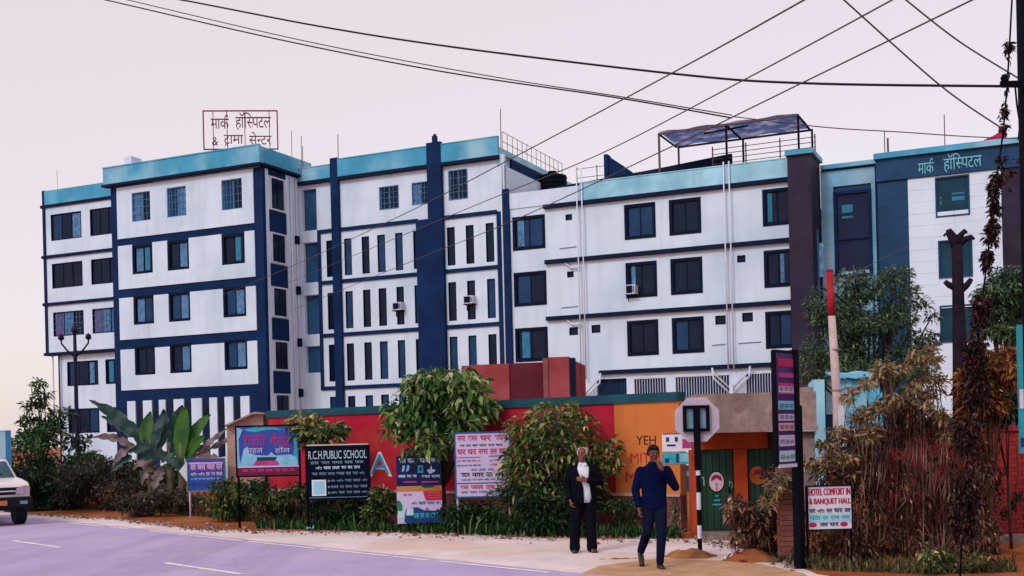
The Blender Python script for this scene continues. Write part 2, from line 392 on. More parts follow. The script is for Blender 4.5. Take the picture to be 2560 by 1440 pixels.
while t < 90:                          # worn edge line, broken where the paint has gone
    L_ = rr.uniform(0.5, 2.6); strip(t, t + L_, rr.uniform(-0.015, 0.015), 0.10, 'edge_line'); t += L_ + rr.choice([0.1, 0.25, 0.6, 1.1])
cdash = (Vector(G(412, 1410).xy) - E1); off = cdash.dot(RN); td = cdash.dot(RD)
for k in range(-4, 12): strip(td - 2.55 + 7.1 * k, td + 7.1 * k, off, 0.11, 'centre_dash')
# ------------------------------------------------------------------ the hospital: facade frames
TH = rad(24.7); DV = Vector((math.cos(TH), -math.sin(TH))); NV = Vector((-math.sin(TH), -math.cos(TH)))
AO = Vector((400 / FPX * 62 * 1.0, 62.0)); AO = Vector((P(1680, HORIZ - 0.025 * 400, 62).x, 62.0))
LO = Vector((P(460, HORIZ + 0.025 * 820, 71).x, 71.0))
FZ = [5.23, 8.38, 11.53, 14.66]          # floor bands
def part(mb, name, mat, parent, label=None, smooth=False):
    o = mb.build(name, mat, parent, smooth=smooth)
    if label: o['label'] = label
    return o
def window(par, x0, x1, z0, z1, y=0.0, style='slide', seed=0, fw=0.10, proud=0.03, frame=None):
    r = random.Random(seed * 131 + int(x0 * 17) + int(z0 * 29))
    b = MB(); yb = y + 0.13
    fm = frame or frmd
    b.box(x0, x0 + fw, y - proud, yb, z0, z1); b.box(x1 - fw, x1, y - proud, yb, z0, z1)
    b.box(x0 + fw, x1 - fw, y - proud, yb, z0, z0 + fw); b.box(x0 + fw, x1 - fw, y - proud, yb, z1 - fw, z1)
    w = part(b, 'window', fm, par)
    a0, a1, c0, c1 = x0 + fw, x1 - fw, z0 + fw, z1 - fw
    if style == 'slot':
        part(MB().box(a0, a1, y + 0.10, y + 0.12, c0, c1), 'pane', r.choice([glassd, glassd, glassm]), w); return w
    n = 3 if (x1 - x0) > 2.2 else 2
    mats = {'slide': [glassd, glassm, glassd, glassd, glassm], 'curtain': [glassm, glassd, glassm, glassd, curt2], 'grille': [glassm, glassm, curt2, glassd], 'violet': [curt3, curt2, glassd]}[style]
    for k in range(n):
        p0 = a0 + (a1 - a0) * k / n; p1 = a0 + (a1 - a0) * (k + 1) / n
        yy = y + (0.06 if k % 2 else 0.09)
        part(MB().box(p0 + 0.025, p1 - 0.025, yy, yy + 0.012, c0 + 0.025, c1 - 0.025), 'pane', r.choice(mats), w)
        s_ = MB().box(p0, p0 + 0.06, yy - 0.02, yy + 0.0, c0, c1)
        part(s_, 'sash', fm, w)
    if r.random() < 0.5 and style in ('slide', 'curtain'):    # a drawn curtain behind one half
        k = r.randrange(n); p0 = a0 + (a1 - a0) * (k + r.uniform(0.1, 0.3)) / n; p1 = p0 + (a1 - a0) / n * r.uniform(0.3, 0.6)
        q = MB(); m_ = 7
        for j in range(m_):
            xa, xb = p0 + (p1 - p0) * j / m_, p0 + (p1 - p0) * (j + 1) / m_
            ya, yb2 = y + 0.045 + 0.012 * (j % 2), y + 0.045 + 0.012 * ((j + 1) % 2)
            q.quad((xa, ya, c0 + 0.05), (xb, yb2, c0 + 0.05), (xb, yb2, c1 - 0.02), (xa, ya, c1 - 0.02))
        part(q, 'curtain', r.choice([curt, curt, curt2]), w)
    if style in ('grille', 'violet'):
        g = MB(); m_ = int((x1 - x0) / 0.27)
        for j in range(1, m_):
            xx = a0 + (a1 - a0) * j / m_; g.box(xx - 0.011, xx + 0.011, y - 0.01, y + 0.012, c0, c1)
        for j in range(1, 4):
            zz = c0 + (c1 - c0) * j / 4; g.box(a0, a1, y + 0.013, y + 0.027, zz - 0.012, zz + 0.012)
        part(g, 'grille', curt2, w)
    return w

# ============ left block: navy framed front wing and the white wing beyond it
LB = root('hospital_building', 'five storey white hospital block with navy frames, beside the banana plant', 'building', (LO.x, LO.y, 0), -TH)
X0, X1 = -5.36, 6.18
fl = [(12.55, 14.36), (9.40, 11.2), (6.25, 8.05)]
wx = [(-3.68, -2.04), (-0.88, 0.80), (3.28, 4.98)]
top = [(-3.60, -2.13), (-0.80, 0.68), (3.37, 4.88)]
holes = [(a, c, z0, z1) for (z0, z1) in fl for (a, c) in wx] + [(a, c, 15.82, 17.62) for a, c in top]
part(MB().holed(X0, X1, 0, 18.15, holes, 0.0, 0.22), 'front_wall', navy, LB, 'navy painted front wall')
part(MB().box(X0 + .02, X1 - .02, 0.25, 13, 0, 18.1), 'inner_mass', white, LB)
pan = [(14.86, 18.08, [(a, c, 15.82, 17.62) for a, c in top])] + [(zb, zt, [(a - .0, c + .0, z0, 99) for a, c in wx]) for (zb, zt), (z0, z1) in zip([(11.69, 14.42), (8.52, 11.14), (5.34, 7.9)], fl)]
for zb, zt, hs in pan:
    part(MB().holed(-4.82, 5.70, zb, zt, hs, -0.07, 0.068), 'wall_panel', white, LB)
for (z0, z1) in fl:
    for a, c in wx: window(LB, a, c, z0, z1, 0.0, 'curtain', 1, fw=0.16, proud=0.03)
for a, c in top: window(LB, a, c, 15.82, 17.62, 0.0, 'grille', 2, fw=0.05, proud=0.02, frame=curt2)
for a, c in [(-4.36,-3.71),(-3.09,-2.39),(-1.82,-1.31),(-0.66,0.12),(0.71,1.5),(2.08,2.65),(3.22,3.84),(4.4,5.04)]:
    part(MB().box(a, c, -0.09, -0.003, 0.3, 4.65), 'white_strip', white, LB)
for a, c in [(-3.71,-3.09),(-2.39,-1.82),(-1.31,-0.66),(0.12,0.71),(1.5,2.08),(2.65,3.22),(3.84,4.4)]:
    part(MB().box(a + .1, c - .1, -0.03, -0.004, 1.0, 4.4), 'window', glassd, LB)
part(MB().box(X0 - 0.35, X1 + 0.30, -0.45, 0.0, 18.16, 18.30), 'eave', trimdark, LB)
part(MB().box(X0 - 0.25, X1 + 0.22, -0.38, -0.18, 18.302, 19.32), 'parapet', cyan, LB, 'pale blue weathered front parapet')
part(MB().box(X0 - 0.25, X1 + 0.22, -0.42, -0.14, 19.322, 19.39), 'coping', cyan, LB)
part(MB().box(X0 - 0.25, X0 - 0.05, -0.178, 13, 18.16, 19.3), 'parapet', cyan, LB)
part(MB().box(X0, X1, 0.01, 13, 18.11, 18.16), 'roof_slab', concrete, LB)
# right-hand return face, windows one over another with navy spandrels
def sbox(d0, d1, k0, k1, z0, z1): return MB().box(X1 + k0, X1 + k1, d0, d1, z0, z1)
part(sbox(0.0, 4.4, 0.0, 0.12, 0, 18.1), 'side_wall', white, LB)
part(sbox(-0.05, 0.25, -0.3, 0.16, 0, 18.1), 'corner_pilaster', navy, LB)
for z0, z1 in [(15.82, 17.64), (12.65, 14.3), (9.42, 11.06), (6.23, 7.86), (2.9, 4.67)]:
    b = MB(); e = 0.09
    b.box(X1 + .12, X1 + .2, 0.72, 2.18, z0 - e, z0); b.box(X1 + .12, X1 + .2, 0.72, 2.18, z1, z1 + e)
    b.box(X1 + .12, X1 + .2, 0.72, 0.81, z0, z1); b.box(X1 + .12, X1 + .2, 2.09, 2.18, z0, z1)
    w = part(b, 'window', whitemetal, LB)
    part(sbox(0.81, 2.09, 0.122, 0.14, z0, z1), 'pane', glassd, w)
    part(sbox(1.42, 1.48, 0.142, 0.165, z0, z1), 'sash', frmd, w)
for z0, z1 in [(14.42, 15.70), (11.18, 12.5), (7.97, 9.28), (4.78, 6.1), (17.76, 18.1)]:
    part(sbox(0.62, 2.3, 0.122, 0.16, z0, z1), 'spandrel', navy, LB)
part(MB().box(X1 + .0, X1 + 0.42, -0.178, 5.0, 18.16, 18.30), 'eave', trimdark, LB)
part(MB().box(X1 + 0.02, X1 + 0.22, -0.178, 5.0, 18.302, 19.3), 'parapet', cyan, LB)
for dd in (2.75, 3.3): part(MB().tube([(X1 + .2, dd, 0), (X1 + .2, dd, 18.0)], 0.055, 8), 'drainpipe', whitemetal, LB, smooth=True)
for zz in (4.6, 7.7, 10.9, 14.0): part(sbox(3.15, 3.45, 0.12, 0.3, zz, zz + 0.5), 'junction_box', frmd, LB)
# far white wing
Y0 = 1.5; XA, XB = -12.68, -5.36
fw_z = [(15.64, 17.38), (12.46, 14.1), (9.26, 10.86)]
h2 = [(a, c, z0, z1) for z0, z1 in fw_z for a, c in [(-12.05, -9.37), (-8.6, -6.3)]]
h3 = [(a, c, z0, z1) for z0, z1 in [(5.93, 7.54), (2.78, 4.40)] for a, c in [(-11.22, -8.52), (-7.87, -6.3)]]
part(MB().holed(XA, XB, 8.1, 18.1, h2, Y0, 0.2), 'far_wing_wall', white, LB)
part(MB().holed(-11.95, XB, 0, 8.1, h3, Y0 + 0.3, 0.2), 'far_wing_wall', white, LB)
part(MB().box(XA + .02, XB - .02, Y0 + .25, 13, 8.12, 18.1), 'inner_mass', white, LB)
part(MB().box(-11.9, XB - .02, Y0 + .55, 12.9, 0, 8.1), 'inner_mass', white, LB)
for a, c, z0, z1 in h2: window(LB, a, c, z0, z1, Y0, 'curtain' if z0 > 10 else 'violet', 3, fw=0.05, proud=0.015)
for a, c, z0, z1 in h3: window(LB, a, c, z0, z1, Y0 + .3, 'slide', 4, fw=0.08, proud=0.02)
for zz in (17.97, 14.6, 11.43, 8.1):
    part(MB().box(XA - 0.2, XB, Y0 - 0.12, Y0 + 0.5, zz - 0.1, zz + 0.09), 'floor_band', trimdark, LB)
part(MB().box(XA - 0.07, XA + 0.16, Y0 - 0.06, Y0 + 0.4, 8.2, 19.05), 'corner_pilaster', navy, LB)
part(MB().box(XA + 0.165, XB - 0.25, Y0 - 0.08, Y0 + 0.1, 18.07, 19.0), 'parapet', cyan, LB)
part(MB().tube([(-12.3, Y0 + .1, 0), (-12.3, Y0 + .1, 8.0)], 0.06, 8), 'drainpipe', whitemetal, LB, smooth=True)
part(MB().tube([(-11.8, Y0 + .15, 0), (-11.8, Y0 + .15, 8.0)], 0.05, 8), 'drainpipe', navy, LB, smooth=True)
part(MB().box(-9.0, -7.8, 5, 6.5, 18.1, 20.2).box(-8.9, -8.3, 5.1, 6.1, 20.2, 21.6), 'roof_stair_head', white, LB)
part(MB().tube([(-11.9, 2, 18.1), (-11.9, 2, 20.5)], 0.012, 5), 'rebar', brownmetal, LB)
for xx, zz in [(5.2, 21), (5.9, 20.6)]: part(MB().tube([(xx + 1.0, 3.2, 18.2), (xx + 1.0, 3.25, zz)], 0.02, 5), 'rebar', brownmetal, LB)

# ============ middle and right wings
MBD = root('hospital_building', 'long white hospital wing with narrow slot windows and one wide navy pilaster', 'building', (AO.x, AO.y, 0), -TH)
XS = -24.6
slots = [(-20.33, -19.80), (-19.08, -18.55), (-17.99, -17.44), (-16.75, -16.24), (-15.52, -15.05)]
slots2 = [(-13.27, -12.75), (-12.04, -11.52), (-10.76, -10.24)]
slotz = [(11.88, 14.11), (8.66, 10.91), (5.48, 7.74), (2.0, 4.55)]
stair = [(-23.3, -22.25, z0, z1) for z0, z1 in [(14.85, 17.4), (11.65, 14.1), (8.45, 10.85), (6.08, 7.7)]]
lone = [(-21.62, -21.1, z0, z1) for z0, z1 in slotz]
tw = [(-17.77, -16.42, 15.58, 16.96), (-15.53, -14.36, 15.64, 16.96), (-13.08, -11.83, 15.66, 17.39)]
hol = [(a, c, z0, z1) for a, c in slots + slots2 for z0, z1 in slotz] + stair + lone + tw
part(MB().holed(XS, -9.5, 0, 17.95, hol, 0.0, 0.25), 'front_wall', white, MBD, 'white plastered front wall of the middle wing')
part(MB().box(XS, -9.6, 1.3, 12, 0, 17.9), 'inner_mass', navy, MBD)
for a, c, z0, z1 in [(h[0], h[1], h[2], h[3]) for h in hol if h not in stair and h not in tw]: window(MBD, a, c, z0, z1, 0.0, 'slot', 5, fw=0.035, proud=-0.02)
for a, c, z0, z1 in tw: window(MBD, a, c, z0, z1, 0.0, 'violet' if a == -15.53 else 'grille', 6, fw=0.05, proud=0.02, frame=curt2)
for zz in (14.12, 10.88, 7.72): part(MB().box(-23.32, -22.22, -0.04, 0.2, zz, zz + 0.62), 'stair_slab', white, MBD)
part(MB().box(-23.28, -22.3, 0.3, 1.2, 6.06, 17.4).box(-23.1, -22.4, 0.295, 0.3, 6.3, 7.5), 'stairwell_wall', M('stair_blue_plaster', (0.035, 0.12, 0.27), 0.9, 0.4, 0.6), MBD)
part(MB().box(-21.07, -20.53, -0.22, -0.002, 0, 19.05), 'pilaster', navy, MBD)
part(MB().box(-14.34, -13.42, -0.30, -0.002, 14.68, 19.1).box(-15.16, -13.40, -0.302, -0.002, 0, 14.68), 'pilaster', navy, MBD, 'wide navy pilaster that steps out below the top floor')
part(MB().box(-14.0, -13.75, -0.2, 0.05, 19.1, 19.5).box(-13.96, -13.8, -0.1, 0, 19.5, 19.62), 'pilaster_stub', navy, MBD)
part(MB().box(-10.0, -9.72, -0.12, -0.002, 0, 14.68), 'frame_strip', navy, MBD)
part(MB().box(-9.57, -9.2, -0.2, -0.002, 0, 15.9), 'pilaster', navy, MBD)
part(MB().tube([(-9.66, -.1, 0), (-9.66, -.1, 17.4)], 0.05, 8), 'drainpipe', whitemetal, MBD, smooth=True)
for z_ in (14.69, 11.55, 8.31, 5.08):
    hh = 0.11
    part(MB().box(-20.528, -15.165, -0.10, -0.003, z_ - hh, z_ + hh), 'floor_band', navy, MBD)
    part(MB().box(-13.395, -10.003, -0.10, -0.003, z_ - hh, z_ + hh), 'floor_band', navy, MBD)
    part(MB().box(-22.2, -21.075, -0.10, -0.003, z_ - hh, z_ + hh), 'floor_band', navy, MBD)
part(MB().box(-22.2, -22.0, -0.101, -0.004, 4.97, 14.57), 'frame_strip', navy, MBD)
for a, c in [(XS + 1.2, -21.08), (-20.52, -14.35), (-13.41, -9.75)]:
    part(MB().box(a, c, -0.30, -0.004, 17.66, 17.86), 'eave', trimdark, MBD)
    part(MB().box(a, c, -0.24, -0.05, 17.862, 18.90 if a > -22 else 18.65), 'parapet', cyan, MBD)
    part(MB().box(a, c, -0.27, -0.02, 18.902 if a > -22 else 18.652, 18.96 if a > -22 else 18.71), 'coping', cyan, MBD)
part(MB().box(-9.9, -9.74, -0.045, 12, 17.3, 18.35), 'parapet', palecyan, MBD)
part(MB().box(-9.62, -9.5, 0.01, 12, 14.6, 17.28), 'side_wall', white, MBD)
part(MB().box(XS, -9.63, 0.01, 12, 17.9, 17.96), 'roof_slab', concrete, MBD)
for xx, zz in [(-20.8, 20.6), (-23.4, 20.2), (-9.8, 20.6)]: part(MB().tube([(xx, 0.3, 18.0), (xx + .03, 0.3, zz)], 0.025, 5), 'rebar', brownmetal, MBD)
r_ = MB()
for k in range(14): r_.tube([(-9.8, 0.5 + 0.7 * k, 18.35), (-9.8, 0.5 + 0.7 * k, 19.35)], 0.018, 5)
for zz in (18.8, 19.35): r_.tube([(-9.8, .5, zz), (-9.8, 9.6, zz)], 0.018, 5)
part(r_, 'roof_railing', brownmetal, MBD)
# right wing
cw = [(-9.06, -7.06), (-2.38, -0.62), (0.14, 1.88), (5.13, 6.60)]
cz = [(12.37, 14.27), (9.20, 11.12), (6.06, 7.97)]
vent = [(-5.62, 13.94, .2), (-5.61, 10.77, .2), (-5.5, 7.61, .26), (-4.18, 7.66, .26), (3.96, 10.81, .22), (2.78, 7.7, .28), (4.21, 7.76, .28)]
gr = [(-4.17, -2.51), (-2.05, -0.27), (0.26, 3.17), (4.06, 6.6)]
hol = [(a, c, z0, z1) for a, c in cw for z0, z1 in cz] + [(x - w, x + w, z - w * .85, z + w * .85) for x, z, w in vent] + [(a, c, 2.2, 4.86) for a, c in gr]
part(MB().holed(-9.5, 6.62, 0, 14.62, hol, 0.001, 0.24), 'front_wall', white, MBD, 'white plastered front wall of the right wing')
part(MB().box(-9.58, 6.6, 1.3, 12, 0, 14.5), 'inner_mass', navy, MBD)
for i, (a, c) in enumerate(cw):
    for z0, z1 in cz: window(MBD, a, c, z0, z1, 0.0, 'slide', 7 + i, fw=0.17, proud=0.03)
for x, z, w in vent:
    b = MB(); w2 = w * .85
    b.box(x - w, x + w, 0.02, 0.1, z - w2, z - w2 + .04).box(x - w, x + w, 0.02, 0.1, z + w2 - .04, z + w2).box(x - w, x - w + .04, 0.02, .1, z - w2 + .04, z + w2 - .04).box(x + w - .04, x + w, 0.02, .1, z - w2 + .04, z + w2 - .04)
    v_ = part(b, 'vent', frmd, MBD); part(MB().box(x - w + .04, x + w - .04, .11, .13, z - w2 + .04, z + w2 - .04), 'vent_back', glassd, v_)
for a, c in gr:
    b = MB(); n = int((c - a) / 0.14)
    for k in range(n + 1): xx = a + (c - a) * k / n; b.box(xx - .014, xx + .014, -0.02, 0.01, 2.2, 4.80)
    b.box(a, c, -0.045, 0.03, 4.80, 4.88).box(a, c, -.045, -.021, 3.3, 3.35)
    w = part(b, 'window', whitemetal if a > -3 else frmd, MBD, 'ground floor opening behind close vertical bars')
    part(MB().box(a, c, 0.14, 0.16, 2.2, 4.80), 'pane', glassm, w)
for k, z_ in enumerate((14.63, 11.54, 8.38, 5.23)):
    a = -7.07 if k < 3 else -4.0
    part(MB().box(a, 6.6, -0.22, -0.003, z_ - .1, z_ + .12), 'floor_band', trimdark, MBD)
part(MB().box(-4.9, 6.6, -0.12, 0.12, 14.752, 15.70), 'parapet', palecyan, MBD)
part(MB().box(-4.9, 6.6, -0.15, 0.15, 15.702, 15.76), 'coping', palecyan, MBD)
part(MB().box(-9.2, -4.905, -0.06, 0.12, 14.752, 15.62), 'parapet', white, MBD)
part(MB().box(-9.2, -4.905, 0.0, 0.12, 14.6, 14.75), 'parapet_base', white, MBD)
part(MB().box(-9.45, 6.6, 0.25, 12, 14.52, 14.6), 'roof_slab', concrete, MBD)
part(MB().prism([(-9.4, 14.6), (2.6, 14.6), (2.6, 17.3), (-2, 16.95), (-9.4, 16.55)], 4.0, 4.25), 'roof_wall', trimdark, MBD)
part(MB().box(-9.4, 1.2, 4.26, 11.5, 16.3, 16.5), 'roof_terrace', M('terrace_lilac', (0.45, 0.45, 0.58), 0.9, 0.3, .5), MBD)
part(MB().prism([(-5.0, 16.5), (-5.0, 18.3), (-4.2, 17.7), (-3.2, 16.9), (-3.2, 16.5)], 5.0, 5.4), 'stair_parapet', navy, MBD)
part(MB().prism([(-5.25, 16.5), (-5.25, 18.4), (-5.02, 18.4), (-5.02, 16.5)], 4.9, 5.5), 'stair_post', navy, MBD)
def pipes(x, z0, z1):
    for dx in (-0.16, 0.13): part(MB().tube([(x + dx, -0.26, z0), (x + dx, -0.26, z1)], 0.038, 8), 'drainpipe', whitemetal, MBD, smooth=True)
pipes(-4.85, 4.9, 16.5); pipes(3.36, 5.1, 15.9)
for x in (-4.85, 3.36):
    for sgn in (-1, 1):
        for q in (0, 0.28):
            part(MB().tube([(x + sgn * 0.08, -0.36, 4.1 - q), (x + sgn * 0.95, -0.36, 4.95 - q), (x + sgn * 1.0, -0.36, 5.2)], 0.05, 8), 'branch_pipe', whitemetal, MBD, smooth=True)
    part(MB().tube([(x, -0.36, 0.5), (x, -0.36, 4.3)], 0.11, 8), 'drainpipe', whitemetal, MBD, smooth=True)
for z_ in (11.4, 8.25):
    part(MB().tube([(-5.9, -.1, z_ + .05), (-5.5, -.14, z_ - .3), (-4.95, -.2, z_ - .35)], 0.05, 6), 'branch_pipe', whitemetal, MBD, smooth=True)
for x0, x1, z_ in [(-6.2, -5.2, 12.25), (-6.2, -5.2, 8.95), (2.3, 3.0, 6.4), (3.7, 4.9, 6.42)]:
    part(MB().tube([(x0, -.03, z_), (x1, -.03, z_ + .02)], 0.02, 5), 'cable_conduit', curt3, MBD)
# plum fin at the right end
part(MB().box(6.64, 7.80, -1.0, 1.6, 0, 15.62), 'end_fin', plum, MBD, 'tall plum brown end fin')
part(MB().box(6.55, 7.95, -1.15, 1.6, 15.622, 15.86), 'coping', cyan, MBD)
part(MB().box(7.8, 7.84, 0.2, 0.5, 8.0, 12.0), 'side_light', curt2, MBD)
# ============ right-hand block with the lettered fascia
RB = root('hospital_building', 'clad hospital block with Hindi lettered navy fascia behind the vine covered stay', 'building', (AO.x, AO.y, 0), -TH)
tealclad = M('teal_cladding', (0.20, 0.45, 0.66), 0.55, 0.3, 0.4, stain=(0.40, 0.58, 0.74), stain_amt=0.6, stain_scale=0.25)
navyclad = M('navy_cladding', (0.012, 0.055, 0.14), 0.5, 0.35, 0.5)
whiteclad = M('white_cladding', (0.63, 0.75, 0.92), 0.6, 0.1, 0.5)
part(MB().box(7.85, 24, 1.5, 12, 0, 15.0), 'inner_mass', navy, RB)
part(MB().box(10.7, 24, 0.2, 1.5, 0, 15.0), 'inner_mass', navy, RB)
def clad(x0, x1, z0, z1, y, holes, mat, step, cols):
    z = z0; xs = [x0 + (x1 - x0) * k / cols for k in range(cols + 1)]
    while z < z1 - 0.05:
        zt = min(z + step, z1)
        for i in range(cols):
            segs = [(xs[i], xs[i + 1])]
            for hx0, hx1, hz0, hz1 in holes:
                if hz0 < (z + zt) / 2 < hz1:
                    ns = []
                    for a, c in segs:
                        if c <= hx0 or a >= hx1: ns.append((a, c)); continue
                        if a < hx0: ns.append((a, hx0))
                        if c > hx1: ns.append((hx1, c))
                    segs = ns
            for a, c in segs:
                if c - a > 0.06:
                    j = RND.uniform(0, 0.004)
                    part(MB().box(a + .004, c - .004, y - j, y + .06, z + .004, zt - .004), 'panel', mat, RB)
        z = zt
part(MB().box(7.85, 10.7, 1.39, 1.5, 0, 15.2), 'backing_wall', navyclad, RB)
clad(7.86, 10.62, 2.6, 15.1, 1.3, [(8.5, 10.37, 9.6, 14.0)], tealclad, 0.73, 2)
part(MB().box(7.9, 10.95, 1.1, 1.6, 15.202, 15.42), 'coping', cyan, RB)
b = MB(); b.box(8.5, 8.66, 1.2, 1.36, 9.6, 14.0).box(10.21, 10.37, 1.2, 1.36, 9.6, 14.0).box(8.66, 10.21, 1.2, 1.36, 13.84, 14.0).box(8.66, 10.21, 1.2, 1.36, 9.6, 9.72).box(8.66, 10.21, 1.21, 1.34, 11.5, 11.56)
w = part(b, 'window', navy, RB, 'tall navy framed stair window')
part(MB().box(8.66, 10.21, 1.35, 1.37, 9.72, 13.84), 'pane', M('plum_glass', (0.008, 0.014, 0.06), 0.2, 0.4, .5), w)
part(MB().box(8.9, 9.45, 1.33, 1.345, 12.9, 13.3).box(8.9, 9.45, 1.33, 1.345, 12.62, 12.72), 'notice', curt, w)
part(MB().box(8.0, 8.25, -0.4, -0.37, 9.5, 11.2), 'banner', curt2, RB)
# projecting front
part(MB().box(10.83, 24, 0.105, 0.2, 0, 15.0), 'backing_wall', navyclad, RB)
part(MB().box(10.80, 24, -0.12, 0.103, 14.02, 15.10), 'fascia', navyclad, RB, 'navy fascia carrying the pale lettering')
part(MB().box(10.72, 24, -0.3, 0.4, 15.102, 15.38), 'coping', cyan, RB)
clad(10.86, 12.25, 2.3, 14.0, 0.0, [], navyclad, 0.9, 1)
wh = [(13.53, 15.08, 11.98, 13.92), (13.6, 15.14, 9.02, 10.85), (13.6, 15.14, 5.9, 7.7)]
part(MB().holed(12.27, 16.48, 2.3, 14.0, wh, 0.0, 0.05), 'backing_wall', whiteclad, RB)
clad(12.27, 16.48, 2.3, 14.0, -0.02, wh, whiteclad, 0.585, 2)
clad(16.5, 24, 2.3, 14.0, -0.03, [], plum, 0.9, 2)
for a, c, z0, z1 in wh:
    b = MB(); b.box(a, a + .07, -.06, .1, z0, z1).box(c - .07, c, -.06, .1, z0, z1).box(a + .07, c - .07, -.06, .1, z0, z0 + .07).box(a + .07, c - .07, -.06, .1, z1 - .07, z1)
    w = part(b, 'window', navyclad, RB); part(MB().box(a + .07, c - .07, .05, .07, z0 + .07, z1 - .07), 'pane', M('teal_glass', (0.006, 0.045, 0.085), 0.2, 0.4, .7, spec=.12), w)
    if z0 > 11:
        part(MB().box(a + .75, a + 1.32, .03, .045, z0 + .75, z0 + .95).box(a + .75, a + 1.32, .03, .045, z0 + 1.05, z0 + 1.13), 'notice', curt, w)
        part(MB().box(a + .2, a + .28, .03, .045, z0 + .6, z0 + .8).box(a + .2, a + .28, .03, .045, z0 + .9, z0 + 1.0), 'notice', curt, w)
lt = M('pale_teal_lettering', (0.16, 0.50, 0.60), 0.5, 0.1, 2)
put_text(RB, '', 12.78, 13.5, 14.16, 14.88, -0.15, lt, vf=deva(MARK), depth=0.03)
put_text(RB, '', 13.95, 15.66, 14.10, 14.98, -0.15, lt, vf=deva(HOSP), depth=0.03)
for xx, zz in [(11.2, 16.6), (11.35, 16.2), (14.0, 17.0)]: part(MB().tube([(xx, .3, 15.3), (xx, .3, zz)], 0.025 if xx != 11.35 else .05, 5), 'rebar', brownmetal, RB)
part(MB().prism([(15.7, 15.39), (16.7, 15.39), (16.75, 15.62), (16.5, 15.75), (16.2, 15.58), (15.95, 15.5)], -0.2, 0.5), 'pink_sheet', M('magenta_cloth', (0.45, 0.02, 0.10), .8, .3, 2), RB)

def local(O, s, y, z):                     # facade coordinates -> world
    p = O + DV * s - NV * y; return Vector((p.x, p.y, z))
# roof sign on the left block
sl = Vector((P(510, 370, 71.5).x, 71.5, 18.16))
RS = root('roof_sign', 'open steel frame rooftop sign with two lines of Hindi lettering', 'sign', sl, 0.08)
rs = M('maroon_sign_paint', (0.16, 0.03, 0.09), 0.5, 0.4, 2)
b = MB(); q = 0.035; WS, ZB, ZT = 4.5, 1.85, 4.22
for x in (0, WS): b.box(x - q, x + q, -q, q, ZB, ZT)
for z in (ZB, ZT): b.box(-q, WS + q, -q, q, z - q, z + q)
part(b, 'frame', rs, RS)
for x in (0.58, 1.42, 2.5, 4.0): part(MB().box(x - .02, x + .02, .04, .08, 0, ZT), 'upright', rs, RS)
part(MB().tube([(4.0, .1, ZB), (4.2, .5, 0)], .03, 5), 'stay', rs, RS); part(MB().tube([(0.65, .1, ZB), (0.7, .6, 0)], .03, 5), 'stay', rs, RS)
put_text(RS, '', 0.45, 1.55, 3.12, 3.98, -0.05, rs, vf=deva(MARK), depth=0.05)
put_text(RS, '', 1.95, 4.12, 3.02, 4.12, -0.05, rs, vf=deva(HOSP), depth=0.05)
put_text(RS, '&', 0.5, 0.88, 2.08, 2.6, -0.05, rs, depth=0.05)
put_text(RS, '', 1.22, 2.4, 2.03, 2.72, -0.05, rs, vf=deva(TRAUMA), depth=0.05)
put_text(RS, '', 2.75, 4.12, 2.12, 2.9, -0.05, rs, vf=deva(CENTRE), depth=0.05)
# rooftop canopy
CN = root('rooftop_canopy', 'steel frame shade with a flat patterned blue sheet on the right wing roof', 'canopy', local(AO, 0, 0, 14.6), -TH)
def crn(px, py, y):                       # photograph point on a facade-parallel plane y behind the front
    o = AO - NV * y; r = ray(px, py); Y = (o.x * NV.x + o.y * NV.y) / (r[0] * NV.x + NV.y); X = r[0] * Y
    return ((Vector((X, Y)) - AO).dot(DV), y, CAM_H + r[1] * Y - 14.6)
f0, f1, f2 = crn(1647, 332, 1.2), crn(1815, 310, 1.2), crn(1995, 287, 1.2)
zt = (f0[2] + f2[2]) / 2
k0, k1, k2 = (f0[0] + .1, 4.6, zt), (f1[0] + .1, 4.6, zt), (f2[0] + .1, 4.6, zt)
tarp = M('patterned_blue_sheet', (0.09, 0.13, 0.30), 0.7, 0.4, 2.3, stain=(0.42, 0.40, 0.54), stain_amt=0.9, stain_scale=1.1)
_t = tarp.node_tree; _b = _t.nodes['Principled BSDF']; _tr = _t.nodes.new('ShaderNodeBsdfTranslucent'); _ms = _t.nodes.new('ShaderNodeMixShader'); _ms.inputs[0].default_value = 0.7
_t.links.new(_b.inputs['Base Color'].links[0].from_socket, _tr.inputs[0]); _t.links.new(_b.outputs[0], _ms.inputs[1]); _t.links.new(_tr.outputs[0], _ms.inputs[2]); _t.links.new(_ms.outputs[0], _t.nodes['Material Output'].inputs[0])
b = MB(); n = 14
for i in range(n):
    for j in range(4):
        def pt(i_, j_):
            x = f0[0] + (f2[0] - f0[0]) * i_ / n; y = 1.1 + 3.6 * j_ / 4
            return (x, y, zt + 0.05 + 0.04 * math.sin(i_ * 1.7 + j_))
        b.quad(pt(i, j), pt(i + 1, j), pt(i + 1, j + 1), pt(i, j + 1))
part(b, 'sheet', tarp, CN)
b = MB()
for p in (f0, f1, f2, k0, k1, k2): part(MB().box(p[0] - .05, p[0] + .05, p[1] - .05, p[1] + .05, 0, zt), 'post', brownmetal if p in (f0, k0) else blackmetal, CN)
for a, c in ((f0, f2), (k0, k2)): part(MB().box(a[0], c[0], a[1] - .05, a[1] + .05, zt - .1, zt), 'rafter', brownmetal, CN)
for a, c in ((f0, k0), (f1, k1), (f2, k2)): part(MB().box(a[0] - .04, a[0] + .04, a[1] + .05, c[1] - .05, zt - .09, zt - .01), 'rafter', blackmetal, CN)
part(MB().tube([(f0[0] + 2.2, 2.4, zt - .03), (f1[0] + 1, 2.0, zt - .03)], .05, 5), 'brace', blackmetal, CN)
